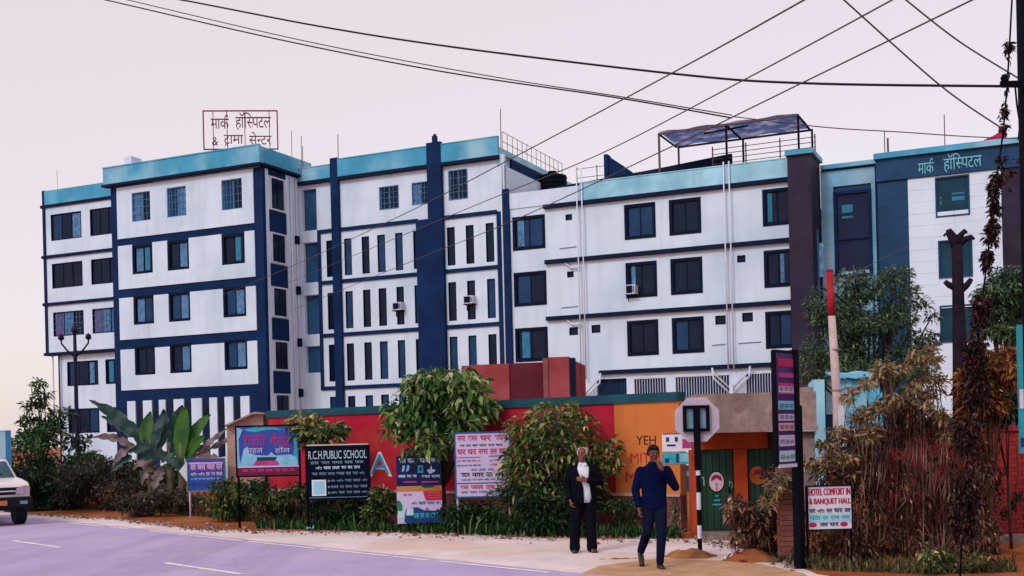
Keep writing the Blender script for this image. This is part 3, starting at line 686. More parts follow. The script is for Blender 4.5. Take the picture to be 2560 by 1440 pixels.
# railing on the right wing roof
RL = root('roof_railing', 'steel railing of many thin bars along the right wing roof under the canopy', 'railing', local(AO, 1.8, 3.0, 14.6), -TH)
for k in range(8): part(MB().tube([(0, 0, 0.9 + 0.27 * k), (5.6, 0, 0.9 + .27 * k)], 0.022, 5), 'rail', brownmetal, RL)
for k in range(4): part(MB().box(k * 1.85 - .03, k * 1.85 + .03, -.03, .03, 0, 2.95), 'post', brownmetal, RL)
part(MB().box(-2.6, -0.4, -.1, .1, 0, 1.75).box(-2.5, -.5, -.12, -.1, 1.0, 1.1), 'solid_panel', plum, RL)
# black water tank
tk = local(AO, -9.0, 6.0, 16.5)
TK = root('water_tank', 'low black ribbed water tank on the flat roof left of the canopy', 'tank', tk, -TH)
b = MB(); rings = []
for k in range(9): rings.append((0, 0, 0.05 + 0.15 * k, 0.85 + (0.05 if k % 2 else 0), 0.85 + (0.05 if k % 2 else 0)))
rings += [(0, 0, 1.32, .6, .6), (0, 0, 1.4, .25, .25), (0, 0, 1.48, .24, .24)]
part(b.loft(rings, 20), 'tank_body', blackmetal, TK); part(MB().tube([(.9, 0, .1), (1.2, 0, .1), (1.2, 0, -.0)], .04, 6), 'outlet_pipe', whitemetal, TK)
part(MB().loft([(0, 0, 1.48, .3, .3), (0, 0, 1.54, .28, .28)], 16), 'lid', blackmetal, TK)
ry = root('roof_railing', 'thin pinkish railing panel on the roof right of the black tank', 'railing', local(AO, -7.4, 6.0, 16.5), -TH)
for z_ in (0.4, 0.95, 1.5): part(MB().tube([(0, 0, z_), (2.6, 0, z_)], .02, 5), 'rail', brownmetal, ry)
for x in (0, 1.3, 2.6): part(MB().tube([(x, 0, 0), (x, 0, 1.6)], .03, 5), 'post', brownmetal, ry)
# wall-mounted air conditioners
def aircon(loc, label, w=0.6, h=0.45):
    A_ = root('air_conditioner', label, 'air conditioner', loc, -TH, 'window air conditioners on the hospital')
    part(MB().box(-w/2, w/2, -0.45, 0.12, 0, h), 'casing', M('aircon_white', (0.55, 0.58, 0.68), .5, .15, 3), A_)
    fr = MB().box(-w/2 + .05, w/2 - .16, -0.462, -0.45, .05, h - .05); part(fr, 'fan_grille', frmd, A_)
    part(MB().box(w/2 - .13, w/2 - .04, -0.46, -.45, .08, h - .08), 'louvre', curt2, A_)
    part(MB().box(-w/2, -w/2 + .04, -.45, 0.0, -.06, -.002).box(w/2 - .04, w/2, -.45, 0, -.06, -.002).box(-w/2, -w/2 + .04, -.04, 0, -.35, -.06), 'bracket', frmd, A_)
aircon(local(AO, -16.5, 0, 9.5), 'small window air conditioner left of the wide navy pilaster')
aircon(local(AO, -11.78, 0, 9.55), 'small window air conditioner right of the wide navy pilaster')
aircon(local(AO, -2.0, 0, 9.38), 'window air conditioner in a corner of the second wide window of the right wing', .55, .5)
# ------------------------------------------------------------------ painted boundary wall
W0, W1 = Vector((-6.2, 29.5)), Vector((3.25, 22.55))
WD = (W1 - W0).normalized(); WL = (W1 - W0).length; WRZ = math.atan2(WD.y, WD.x)
BW = root('boundary_wall', 'long boundary wall painted red and orange with a dark teal coping', 'wall', (W0.x, W0.y, 0), WRZ)
def wall_x(px):                              # distance along the wall where a photograph column meets it
    r = ray(px, 1150)[0]; nn = Vector((-WD.y, WD.x)); Y = W0.dot(nn) / (r * nn.x + nn.y); return (Vector((r * Y, Y)) - W0).dot(WD)
red = M('red_wall_paint', (0.44, 0.014, 0.045), 0.85, 0.2, 1.2, bump=0.25, bscale=30, streak=.45, stain=(0.40, 0.05, 0.03), stain_amt=0.7, stain_scale=0.9)
orange = M('orange_wall_paint', (0.60, 0.18, 0.05), 0.85, 0.1, 1.2, bump=0.25, bscale=30, streak=.35, stain=(0.48, 0.12, 0.03), stain_amt=0.6, stain_scale=0.5)
tealc = M('dark_teal_coping', (0.016, 0.075, 0.11), 0.8, 0.3, 1.5, stain=(0.012, 0.03, 0.06), stain_amt=.6)
pinkpl = M('worn_pink_plaster', (0.24, 0.085, 0.085), 0.95, 0.4, 1.8, bump=0.5, bscale=12, streak=0.7, stain=(0.07, 0.035, 0.03), stain_amt=0.7, stain_scale=1.4)
xo = wall_x(1538)
part(MB().box(0, WL, 0, .25, 0, .72), 'plinth', pinkpl, BW, 'worn pink brown plinth of the wall')
part(MB().box(0, xo, 0.0, .25, .722, 2.56), 'painted_section', red, BW)
part(MB().box(xo + .002, WL, 0.0, .25, .722, 2.56), 'painted_section', orange, BW, 'orange painted section')
part(MB().box(-.02, WL, -.05, .3, 2.562, 2.74), 'coping', tealc, BW)
part(MB().box(0, WL, -.04, -.002, .70, .76), 'ledge', M('pale_ledge', (.42, .33, .32), .9, .3, 2), BW)
ink = M('black_wall_lettering', (0.03, 0.012, 0.008), .8, .3, 4)
x = wall_x(1592); x2 = wall_x(1641)
put_text(BW, 'YEH', x, x2, 1.72, 1.90, -.004, ink)
put_text(BW, 'MITTI', wall_x(1577), wall_x(1650), 1.36, 1.56, -.004, red)
put_text(BW, 'M', wall_x(1563), wall_x(1590), 0.98, 1.18, -.004, red)
put_text(BW, 'A', wall_x(921), wall_x(980), 1.08, 1.66, -.004, whitemetal)
put_text(BW, 'A', wall_x(927), wall_x(973), 1.14, 1.60, -.008, M('sky_blue_lettering', (0.03, 0.30, 0.50), .8, .15, 3))
# posters pasted on the orange section
def flat(name, parent, x0, x1, z0, z1, y, mat, t=.004, label=None): return part(MB().box(x0, x1, y - t, y, z0, z1), name, mat, parent, label)
def poster(lab, pxl, pxr, z0, z1, base, dy=-.006):
    xa, xb = wall_x(pxl), wall_x(pxr)
    p = W0 + WD * xa; R_ = root('wall_poster', lab, 'poster', (p.x, p.y, 0), WRZ, None)
    flat('sheet', R_, 0, xb - xa, z0, z1, dy, base); return R_, xb - xa
paper = M('white_poster_paper', (0.68, 0.66, 0.76), .7, .15, 3); mag = M('magenta_print', (0.42, 0.05, 0.22), .7, .2, 5)
tealp = M('teal_print', (0.05, 0.36, 0.47), .7, .35, 4); dkblue = M('dark_blue_print', (0.012, 0.05, 0.17), .6, .3, 3); sky_p = M('sky_blue_print', (0.20, 0.48, 0.66), .6, .3, 3)
R_, w = poster('white and pink paper poster pasted on the orange wall', 1657, 1742, 1.58, 1.93, paper)
flat('print', R_, .02, w * .55, 1.915, 1.932, -.011, dkblue)
for xx in (.12, .38): flat('print', R_, xx * w, xx * w + .07, 1.77, 1.86, -.011, dkblue)
flat('print', R_, .14 * w, .40 * w, 1.68, 1.72, -.011, dkblue); flat('print', R_, .6 * w, .95 * w, 1.64, 1.82, -.011, mag)
R_, w = poster('torn teal poster strip below the white poster', 1655, 1742, 1.33, 1.56, tealp)
flat('print', R_, .52 * w, w, 1.38, 1.54, -.011, sky_p); flat('print', R_, .1 * w, .22 * w, 1.36, 1.45, -.011, dkblue); flat('print', R_, .42 * w, .5 * w, 1.36, 1.54, -.011, dkblue)
R_, w = poster('tall narrow dark blue poster beside the green gate', 1714, 1742, 0.80, 1.31, dkblue)
flat('print', R_, .1 * w, .5 * w, 1.1, 1.2, -.011, tealp); flat('print', R_, .5 * w, .95 * w, .9, 1.12, -.011, tealp)

# ------------------------------------------------------------------ gatehouse with the concrete canopy
GY = 21.6
gx0 = P(1738, 1330, GY).x; gx1 = P(2014, 1330, GY).x
GH = root('gatehouse', 'low gatehouse with a stained concrete canopy, orange frame and green metal doors', 'gatehouse', (gx0, GY, 0), -0.05)
GW = gx1 - gx0
orf = M('orange_red_frame_paint', (0.44, 0.062, 0.018), .8, .3, 1.2, stain=(0.18, 0.025, 0.012), stain_amt=.6, stain_scale=1.6)
grn = M('dark_green_metal', (0.010, 0.045, 0.030), .55, .4, 1.4, spec=.3, stain=(0.012, 0.075, 0.02), stain_amt=.6, stain_scale=1.3)
tanc = M('tan_stained_concrete', (0.36, 0.26, 0.235), 0.95, 0.35, 3.5, bump=0.5, bscale=14, streak=0.8, stain=(0.15, 0.10, 0.095), stain_amt=0.8, stain_scale=2.6)
part(MB().box(-.04, GW, -1.1, .9, 1.93, 2.62), 'canopy', tanc, GH, 'stained bare concrete canopy slab')
part(MB().box(-.06, GW + .02, -1.14, -1.102, 1.93, 2.02), 'drip_edge', tanc, GH)
part(MB().box(.03, GW - .7, -.12, .3, 1.62, 1.928), 'lintel', orf, GH)
dx = [(0.1, .72), (1.0, 1.55)]
part(MB().box(.735, .97, -.14, .3, 0, 1.618), 'pillar', orf, GH)
part(MB().box(-.06, .085, -.14, .3, 0, 1.618), 'pillar', orf, GH)
part(MB().box(1.58, 1.8, -.14, .3, 0, 1.618), 'pillar', pinkpl, GH)
for i, (a, c) in enumerate(dx):
    b = MB(); n = 5
    for k in range(n):
        xa, xb = a + (c - a) * k / n, a + (c - a) * (k + 1) / n; b.box(xa + .006, xb - .006, -.03, 0.0, .12, 1.60)
    b.box(a, c, 0.002, .03, .1, 1.61)
    dr = part(b, 'door', grn, GH, 'ribbed dark green metal door leaf')
    part(MB().box(c - .09, c - .06, -.06, -.03, .8, .92), 'handle', blackmetal, dr)
    cx, cz, rx, rz = ((a + c) / 2 + .0, 1.02, .135, .18) if i == 0 else (1.17, 1.12, .15, .17)
    def disc(mat, rx, rz, y): 
        return part(MB().prism([(cx + rx * math.cos(k * math.pi / 12), cz + rz * math.sin(k * math.pi / 12)) for k in range(24)], y - .004, y), 'emblem', mat, dr)
    if i == 0:
        disc(blackmetal, rx + .02, rz + .025, -.031); disc(M('pink_white_emblem', (.60, .47, .55), .7, .1, 5), rx, rz, -.036)
        arch = [(cx - .10, cz + .01), (cx - .085, cz + .10), (cx, cz + .135), (cx + .085, cz + .10), (cx + .10, cz + .01), (cx + .06, cz + .03), (cx, cz + .07), (cx - .06, cz + .03)]
        part(MB().prism(arch, -.046, -.041), 'emblem_arch', M('maroon_print', (.26, .02, .07), .7, .2, 5), dr)
        part(MB().prism([(cx + .028 * math.cos(k * .785), cz - .05 + .028 * math.sin(k * .785)) for k in range(8)], -.046, -.041).prism([(cx - .02, cz - .15), (cx + .02, cz - .15), (cx + .012, cz - .09), (cx - .012, cz - .09)], -.046, -.041), 'emblem_mark', M('dusty_rose_print', (.36, .18, .27), .7), dr)
        put_text(dr, 'n', a + .0, a + .09, .95, 1.12, -.034, sky_p)
        put_text(dr, 'D', c - .075, c - .01, .88, 1.02, -.034, sky_p)
        for zz, w_ in ((.74, .06), (.66, .12), (.58, .16)): part(MB().box(cx - w_ / 2, cx + w_ / 2, -.038, -.034, zz, zz + .03), 'small_print', tealp, dr)
    else:
        disc(M('orange_emblem', (.50, .13, .03), .7, .2, 4), rx, rz, -.031)
        part(MB().prism([(cx - .07, cz + .02), (cx - .05, cz + .1), (cx + .05, cz + .1), (cx + .07, cz + .02)], -.04, -.036), 'emblem_arch', M('maroon_print', (.26, .02, .07)), dr)
part(MB().box(0.05, GW, .32, .9, 0, 1.92), 'rear_wall', pinkpl, GH)
part(MB().box(.1, 1.0, -.75, -.15, 0, .12), 'step', concrete, GH)
# white block and pillar to the right of it
OB = root('outbuilding', 'pale outbuilding corner with a concrete face right of the gatehouse canopy', 'building', tuple(P(2000, 1330, 25.0).xy) + (0,), -.2)
part(MB().box(-.3, .35, 0, 2.2, 0, 2.85), 'grey_wall', concrete, OB); part(MB().box(.352, .58, -.1, 2, 0, 3.0), 'white_pier', palecyan, OB)
part(MB().box(-.25, .34, -.2, -.003, 1.9, 2.1), 'ledge', palecyan, OB)
# brick-red enclosure behind the wall
bp = P(1165, 1330, 36)
BE = root('brick_enclosure', 'small red plastered enclosure standing behind the boundary wall', 'enclosure', (bp.x, 36, 0), -.18)
rb = M('red_cement_plaster', (0.30, 0.055, 0.065), .95, .3, 1.0, bump=.3, bscale=14, stain=(0.36, 0.10, 0.11), stain_amt=.6, stain_scale=.8)
rb2 = M('maroon_board', (0.10, 0.016, 0.030), .85, .3, 1.0, stain=(.15, .03, .05), stain_amt=.5)
part(MB().box(0, .25, -.05, .3, 0, 4.15), 'pier', pinkpl, BE); part(MB().box(.252, 1.48, 0, .3, 0, 4.17), 'wall', rb, BE)
part(MB().box(1.482, 2.55, .05, .3, 0, 4.18), 'board', rb2, BE, 'dark maroon middle board'); part(MB().box(2.552, 2.70, -.05, .3, 0, 4.3), 'pier', pinkpl, BE)
part(MB().box(2.702, 3.35, 0, .3, 0, 4.32), 'wall', rb, BE); part(MB().box(3.352, 3.52, 0, .3, 0, 4.28), 'dark_pier', trimdark, BE)  # last pier takes the same dark paint as the eaves
part(MB().box(3.3, 3.5, .302, 3, 0, 4.2), 'side_wall', rb, BE); part(MB().box(0, .2, .302, 3, 0, 4.1), 'side_wall', rb, BE)
# red wall at the right edge
rp_ = P(2225, 1330, 19.9)
RW = root('boundary_wall', 'red painted brick wall at the right edge behind the dry creepers', 'wall', (rp_.x, 19.9, 0), -.12)
redb = M('red_brick_paint', (0.28, 0.03, 0.032), .85, .35, 2.4, bump=.4, bscale=20, stain=(.36, .12, .12), stain_amt=.7, stain_scale=.8)
part(MB().box(0, 6, 0.02, .25, 0, 1.84), 'wall_core', M('dark_red_mortar', (.22, .02, .025), .9), RW)
bk = MB().box(0, .225, 0, .1, 0, .068).mesh('brick'); bk.materials.append(redb)
for r in range(24):
    for c in range(12):
        xx = c * .237 + (.118 if r % 2 else 0) + 1.25
        o = link('brick', bk, None, RW, (xx, -.0 - RND.uniform(0, .008), .05 + r * .0735))
part(MB().box(-.05, 6, -.05, .3, 1.842, 1.93), 'coping', redb, RW); part(MB().box(-.3, 6, -.6, -.05, 0, .1), 'footing', concrete, RW)

# ------------------------------------------------------------------ sign boards
def board(name, lab, pxl, pxr, pyt, pyb, Y, base_mat, rz=0.0, posts=(), post_mat=None, frame_mat=None, t=.03, gz=0.0, cat='sign', fr=.03, post_r=.025, post_top=None):
    c = P((pxl + pxr) / 2, (pyt + pyb) / 2, Y); w = (pxr - pxl) / FPX * Y / math.cos(rz); h = (pyb - pyt) / FPX * Y
    R_ = root(name, lab, cat, (c.x, c.y, 0), rz)
    z0, z1 = c.z - h / 2, c.z + h / 2
    part(MB().box(-w / 2, w / 2, -t / 2, t / 2, z0, z1), 'board', base_mat, R_)
    if frame_mat:
        b = MB(); e = fr
        b.box(-w/2 - e, -w/2 - .001, -t, t, z0 - e, z1 + e).box(w/2 + .001, w/2 + e, -t, t, z0 - e, z1 + e).box(-w/2, w/2, -t, t, z1 + .001, z1 + e).box(-w/2, w/2, -t, t, z0 - e, z0 - .001)
        part(b, 'frame', frame_mat, R_)
    for p in posts:
        part(MB().tube([(p * w / 2, t / 2 + post_r + .004, -0.05), (p * w / 2, t / 2 + post_r + .004, post_top if post_top else z1)], post_r, 8), 'post', post_mat, R_, smooth=True)
    R_['w'] = w
    return R_, w, h, z0, z1
def rect(R_, w, h, z0, u0, u1, v0, v1, y, mat, name='print', t=.003):
    return part(MB().box(-w/2 + u0 * w, -w/2 + u1 * w, y - t, y, z0 + v0 * h, z0 + v1 * h), name, mat, R_)
HINDI = ['\u0930\u093e\u092e', '\u0915\u092e\u0932', '\u0928\u0917\u0930', '\u0938\u0926\u0928', '\u0935\u093f\u092d', '\u092a\u0924\u093e', '\u092e\u093e\u0928', '\u091c\u0932', '\u0918\u0930', '\u0924\u0932']
def scribble(R_, w, h, z0, u0, u1, v0, v1, y, mat, n, seed=0):
    """a line of print too blurred in the photograph to read, set as short Hindi-looking words"""
    r = random.Random(seed); u = u0; ws = [r.uniform(.7, 1.3) for _ in range(n)]; tot = sum(ws) + .22 * (n - 1)
    for k, a in enumerate(ws):
        du = (u1 - u0) * a / tot
        put_text(R_, r.choice(HINDI), -w/2 + u * w, -w/2 + (u + du) * w, z0 + v0 * h, z0 + v1 * h, y, mat, bold=.03)
        u += du + (u1 - u0) * .22 / tot
bluebd = M('blue_board_print', (0.035, 0.07, 0.36), .5, .25, 2); purple = M('purple_print', (0.16, 0.04, 0.35), .6, .3, 3); lil = M('lilac_print', (0.52, 0.46, 0.68), .6, .1, 4)
crim = M('crimson_print', (0.46, 0.02, 0.10), .7, .2, 5); maro = M('dark_maroon_print', (0.13, 0.012, 0.045), .6, .2, 3); navp = M('navy_board', (0.003, 0.005, 0.020), .6, .3, 1.5, spec=.04)
# small blue board
R_, w, h, z0, z1 = board('notice_board', 'small blue and purple notice board on thin posts near the banana plant', 472, 560, 1149, 1224, 30.5, bluebd, .05, (-.97,), whitemetal, M('teal_frame', (.02, .16, .26), .5))
rect(R_, w, h, z0, .02, .98, .62, .98, -.016, purple); rect(R_, w, h, z0, .02, .98, .86, .91, -.020, lil)
scribble(R_, w, h, z0, .06, .95, .66, .84, -.021, lil, 4, 1); scribble(R_, w, h, z0, .06, .95, .46, .58, -.018, lil, 5, 2); scribble(R_, w, h, z0, .06, .9, .32, .40, -.018, sky_p, 8, 3); scribble(R_, w, h, z0, .06, .9, .10, .22, -.018, dkblue, 5, 4)
c = P(515, 1165, 31.2); AS = root('direction_sign', 'white arrow shaped board half hidden behind the blue notice board', 'sign', (c.x, c.y, 0), 0.05)
part(MB().prism([(-.72, 1.22), (-.45, 1.55), (-.45, 1.45), (.60, 1.6), (.60, .98), (-.45, .95), (-.45, .85)], -.015, .015), 'arrow_board', whitemetal, AS)
part(MB().tube([(.3, .03, 0), (.3, .03, 1.5)], .03, 8), 'post', concrete, AS, smooth=True)
# blue and pink hoarding
R_, w, h, z0, z1 = board('hoarding', 'large blue and pink printed hoarding in a black steel frame', 592, 748, 1066, 1188, 26.6, bluebd, -.06, (-1.0, 1.0), blackmetal, blackmetal, fr=.035, post_r=.03)
def pprism(R_, w, h, z0, pts, y, mat, name='print'): return part(MB().prism([(-w/2 + u * w, z0 + v * h) for u, v in pts], y - .003, y), name, mat, R_)
pprism(R_, w, h, z0, [(.04, .2), (.03, .75), (.10, .95), (.0, .99), (.0, .2)], -.016, sky_p); pprism(R_, w, h, z0, [(.12, .95), (.3, .99), (.62, .98), (.75, .92), (.5, .93), (.3, .89), (.18, .91)], -.016, tealp)
pprism(R_, w, h, z0, [(.97, .98), (.9, .9), (.93, .6), (.9, .3), (.99, .2)], -.016, tealp)
pprism(R_, w, h, z0, [(.02, .19), (.98, .19), (.97, .35), (.86, .42), (.62, .40), (.55, .47), (.5, .40), (.3, .42), (.2, .46), (.17, .6), (.11, .55), (.06, .3)], -.017, sky_p)
pprism(R_, w, h, z0, [(.25, .2), (.68, .2), (.66, .28), (.5, .33), (.3, .30)], -.021, mag)
pprism(R_, w, h, z0, [(.32, .30), (.62, .30), (.64, .37), (.32, .37)], -.025, M('dark_teal_print', (.01, .05, .06), .6))
rect(R_, w, h, z0, .0, 1.0, .0, .165, -.017, maro); rect(R_, w, h, z0, .0, 1.0, .165, .19, -.017, lil)
scribble(R_, w, h, z0, .08, .92, .07, .13, -.021, mag, 7, 5)
put_text(R_, '\u0930\u093e\u091c\u0924', -w/2 + .11 * w, -w/2 + .47 * w, z0 + .60 * h, z0 + .82 * h, -.024, crim); put_text(R_, '\u0917\u0947\u0938\u091f', -w/2 + .54 * w, -w/2 + .90 * w, z0 + .58 * h, z0 + .86 * h, -.024, crim)
put_text(R_, '\u092e\u0939\u0932', -w/2 + .16 * w, -w/2 + .42 * w, z0 + .44 * h, z0 + .56 * h, -.026, lil); put_text(R_, '\u0939\u0949\u0932', -w/2 + .62 * w, -w/2 + .86 * w, z0 + .44 * h, z0 + .58 * h, -.026, lil)
# school board
R_, w, h, z0, z1 = board('school_sign', 'black school board with white lettering and a pale square', 768, 922, 1117, 1246, 25.4, navp, 0.03, (-1.0, 1.0), blackmetal, blackmetal, fr=.03, post_r=.028)
txt = M('pale_blue_white_print', (0.42, 0.60, 0.72), .6, .1, 5); txt2 = M('dim_blue_print', (0.14, 0.24, 0.36), .6, .2, 5)
put_text(R_, 'R.C.H.PUBLIC SCHOOL', -w/2 + .03 * w, -w/2 + .97 * w, z0 + .77 * h, z0 + .93 * h, -.02, txt)
for v, a, c_, n, s_ in ((.67, .06, .92, 5, 11), (.57, .14, .86, 6, 12), (.455, .08, .93, 7, 13)): scribble(R_, w, h, z0, a, c_, v, v + .055, -.02, txt2 if s_ != 12 else txt, n, s_)
for v, s_ in ((.32, 14), (.20, 15), (.09, 16)):
    scribble(R_, w, h, z0, .38, .97, v, v + .05, -.02, txt2, 5, s_); rect(R_, w, h, z0, .335, .365, v + .005, v + .045, -.018, txt2)
rect(R_, w, h, z0, .075, .305, .06, .37, -.018, M('pale_square', (.60, .72, .80), .6, .05)); rect(R_, w, h, z0, .10, .28, .09, .34, -.022, M('pale_blue_square', (.30, .55, .70), .6, .1))
rect(R_, w, h, z0, .03, .97, .018, .03, -.018, txt2)
part(MB().box(-w/2, w/2, -.02, .03, z1 + .032, z1 + .06), 'top_rail', M('pale_rail', (.5, .48, .46), .6), R_)
# leaning poster board
R_, w, h, z0, z1 = board('poster_board', 'two part poster board, dark blue above and white and orange below, among bushes', 992, 1104, 1138, 1308, 24.3, lil, 0.04, (-.85, .85), blackmetal, None)
rect(R_, w, h, z0, 0, 1, .55, 1, -.017, M('midnight_print', (.012, .014, .09), .5, .3, 2))
scribble(R_, w, h, z0, .06, .97, .885, .955, -.022, txt, 4, 21)
for u in (.12, .22): pprism(R_, w, h, z0, [(u, .76), (u + .06, .78), (u + .08, .85), (u + .03, .86)], -.021, sky_p)
rect(R_, w, h, z0, .48, .60, .74, .85, -.021, tealp); rect(R_, w, h, z0, .51, .57, .77, .82, -.025, dkblue)
pprism(R_, w, h, z0, [(.70, .75), (.76, .72), (.84, .75), (.88, .78), (.80, .79), (.78, .85), (.75, .79), (.68, .78)], -.021, txt)
scribble(R_, w, h, z0, .04, .45, .675, .715, -.022, txt, 3, 22); scribble(R_, w, h, z0, .56, .97, .665, .705, -.022, txt, 2, 23)
rect(R_, w, h, z0, .15, .45, .60, .62, -.022, mag); rect(R_, w, h, z0, .56, .94, .595, .615, -.022, mag)
rect(R_, w, h, z0, 0, 1, .47, .549, -.017, M('ochre_print', (.45, .20, .05), .6, .3, 3)); pprism(R_, w, h, z0, [(.55, .55), (.85, .55), (.8, .52), (.6, .52)], -.021, grn)
pprism(R_, w, h, z0, [(.58, .47), (1, .47), (1, .33), (.64, .33)], -.017, crim)
for v in (.44, .40, .365): rect(R_, w, h, z0, .70, .97, v, v + .012, -.021, M('orange_emblem', (.5, .13, .03)))
scribble(R_, w, h, z0, .14, .34, .40, .435, -.018, crim, 2, 24); scribble(R_, w, h, z0, .32, .97, .27, .315, -.018, dkblue, 4, 25)
pprism(R_, w, h, z0, [(.0, .12), (.0, .34), (.06, .34), (.12, .27), (.12, .2)], -.017, M('green_print', (.02, .2, .1), .6))
pprism(R_, w, h, z0, [(.15, .03), (.2, .22), (.45, .24), (.6, .19), (.8, .18), (1, .2), (1, 0), (.2, 0)], -.017, dkblue)
for u, v in ((.0, .08), (.2, .12)): pprism(R_, w, h, z0, [(u, v), (u + .16, v), (u + .16, v + .1), (u + .02, v + .11)], -.021, txt)
scribble(R_, w, h, z0, .36, .96, .07, .15, -.022, tealp, 5, 26)
# white doctor's board
R_, w, h, z0, z1 = board('clinic_sign', 'white board with crimson and blue lines of print on white posts', 1140, 1274, 1083, 1240, 23.6, lil, 0.02, (-.97, .97), whitemetal, M('blue_frame_paint', (.02, .08, .24), .6), fr=.03, post_r=.022)
for v0, v1, a, c_, m_, n, s_ in ((.875, .965, .03, .97, crim, 4, 31), (.79, .825, .08, .88, navp, 6, 32), (.66, .75, .03, .97, crim, 5, 33), (.545, .58, .02, .46, mag, 5, 35), (.545, .58, .62, .94, mag, 3, 36), (.475, .505, .02, .46, dkblue, 6, 37), (.475, .51, .64, .92, mag, 2, 38), (.40, .435, .28, .70, purple, 3, 39), (.30, .375, .08, .88, navp, 4, 40), (.245, .275, .10, .95, bluebd, 8, 41), (.11, .175, .07, .96, crim, 4, 43), (.045, .08, .08, .86, dkblue, 5, 44)):
    scribble(R_, w, h, z0, a, c_, v0, v1, -.018, m_, n, s_)
rect(R_, w, h, z0, 0, .47, .615, .625, -.018, purple); rect(R_, w, h, z0, .62, 1, .625, .64, -.018, purple); rect(R_, w, h, z0, 0, 1, .20, .215, -.018, dkblue)
# hotel board
R_, w, h, z0, z1 = board('hotel_sign', 'small white hotel board with crimson and blue lettering before the creepers', 2019, 2128, 1216, 1322, 16.6, paper, 0.05, (-1.02, 1.02), blackmetal, blackmetal, fr=.018, post_r=.018)
put_text(R_, 'HOTEL COMFORT IN', -w/2 + .02 * w, w/2 - .02 * w, z0 + .80 * h, z0 + .955 * h, -.018, crim)
put_text(R_, '& BANQUET HALL', -w/2 + .03 * w, w/2 - .02 * w, z0 + .57 * h, z0 + .72 * h, -.018, crim)
for dx_ in (-.004, .004):
    put_text(R_, 'HOTEL COMFORT IN', -w/2 + .02 * w + dx_, w/2 - .02 * w + dx_, z0 + .795 * h, z0 + .96 * h, -.0205 - dx_ * .2, crim)
    put_text(R_, '& BANQUET HALL', -w/2 + .03 * w + dx_, w/2 - .02 * w + dx_, z0 + .565 * h, z0 + .725 * h, -.0205 - dx_ * .2, crim)
rect(R_, w, h, z0, .0, 1, .17, .36, -.017, M('pale_cyan_print', (.35, .62, .72), .6, .15))
scribble(R_, w, h, z0, .02, .98, .38, .48, -.021, dkblue, 5, 51); scribble(R_, w, h, z0, .03, .95, .22, .31, -.022, tealp, 4, 52); scribble(R_, w, h, z0, .26, .70, .06, .15, -.021, dkblue, 2, 53)
for u in (.10, .82): part(MB().prism([(-w/2 + (u + .09 * math.cos(k * math.pi / 8)) * w, z0 + (.105 + .055 * math.sin(k * math.pi / 8)) * h) for k in range(16)], -.02, -.016), 'print', crim, R_)
# tall narrow board, seen nearly edge-on
c = P(1996, 1400, 16.3)
TB = root('banner_sign', 'tall narrow violet banner board turned nearly edge on, on a dark post', 'sign', (c.x, c.y, 0), rad(52))
vio = M('violet_banner_print', (.06, .02, .14), .5, .3, 3)
zb, zt_ = P(1965, 1158, 16.3).z, P(1965, 886, 16.3).z
part(MB().box(-.62, -.04, -.02, .02, zb, zt_), 'board', vio, TB); part(MB().box(-.66, -.621, -.03, .03, zb - .03, zt_ + .03).box(-.62, -.04, -.03, .03, zt_ + .002, zt_ + .04), 'frame', blackmetal, TB)
part(MB().box(-.038, .07, -.05, .05, 0, zt_ + .06).box(.07, .16, -.04, .04, 0, zt_ - .72), 'post', blackmetal, TB)
hh = zt_ - zb
for v0, v1, m_ in ((.63, .73, mag), (.645, .70, lil), (.49, .57, sky_p), (.39, .45, lil), (.30, .37, M('pale_pink_print', (.6, .36, .42), .6)), (.16, .26, lil), (.02, .12, txt), (.78, .82, mag), (.88, .95, crim)):
    part(MB().box(-.58 + .02 * (v0 > .5), -.08, -.026 - .003 * v0, -.0235, zb + v0 * hh, zb + v1 * hh), 'print', m_, TB)
for v, s_ in ((.655, 61), (.50, 62), (.40, 63), (.31, 64), (.18, 65), (.04, 66)):
    r = random.Random(s_)
    for q in range(3): put_text(TB, r.choice(HINDI), -.55 + q * .155, -.42 + q * .155, zb + v * hh, zb + (v + .04) * hh, -.034, vio if v != .50 else dkblue)
part(MB().box(-.62, -.04, -.04, -.022, zb - .05, zb - .004), 'bottom_rail', whitemetal, TB)
# teal board at the right edge
R_, w, h, z0, z1 = board('shop_sign', 'teal and white shop board cut by the right edge', 2546, 2660, 812, 1132, 15.2, M('teal_shop_board', (.03, .33, .43), .5, .2, 2), 0.0, (0.5,), blackmetal, None, t=.05)
rect(R_, w, h, z0, 0, 1, .35, .50, -.027, paper); rect(R_, w, h, z0, 0, .6, .05, .12, -.027, dkblue)

# ------------------------------------------------------------------ stop sign seen from the back, striped pole
c = G(1752, 1386)
SP = root('road_sign', 'back of an octagonal road sign on a black and white striped pole', 'sign', (c.x, c.y, 0), 0.02)
ppm = FPX / c.y; zs = lambda py: P(1748, py, c.y).z
cz_ = zs(1049); ro = .385
ocm = M('lilac_grey_sign_back', (.50, .44, .55), .5, .15, 3, spec=.12)
b = MB().prism([(ro * math.cos(rad(22.5 + 45 * k)), cz_ + ro * math.sin(rad(22.5 + 45 * k))) for k in range(8)], .03, .04); part(b, 'octagon_plate', ocm, SP)
b = MB(); fx0, fx1, fz0, fz1 = -.23, .19, cz_ - .19, cz_ + .23
for q in ((fx0, fx0 + .05, fz0, fz1), (fx1 - .05, fx1, fz0, fz1), (fx0 + .05, fx1 - .05, fz0, fz0 + .05), (fx0 + .05, fx1 - .05, fz1 - .05, fz1)): b.box(q[0], q[1], -.035, .028, q[2], q[3])
part(b, 'bracket_frame', blackmetal, SP)
part(MB().box(fx0 + .05, fx1 - .05, .018, .026, fz0 + .05, fz1 - .05), 'reflector_plate', M('steel_blue_plate', (.16, .30, .40), .35, .5, 3, spec=.5), SP)
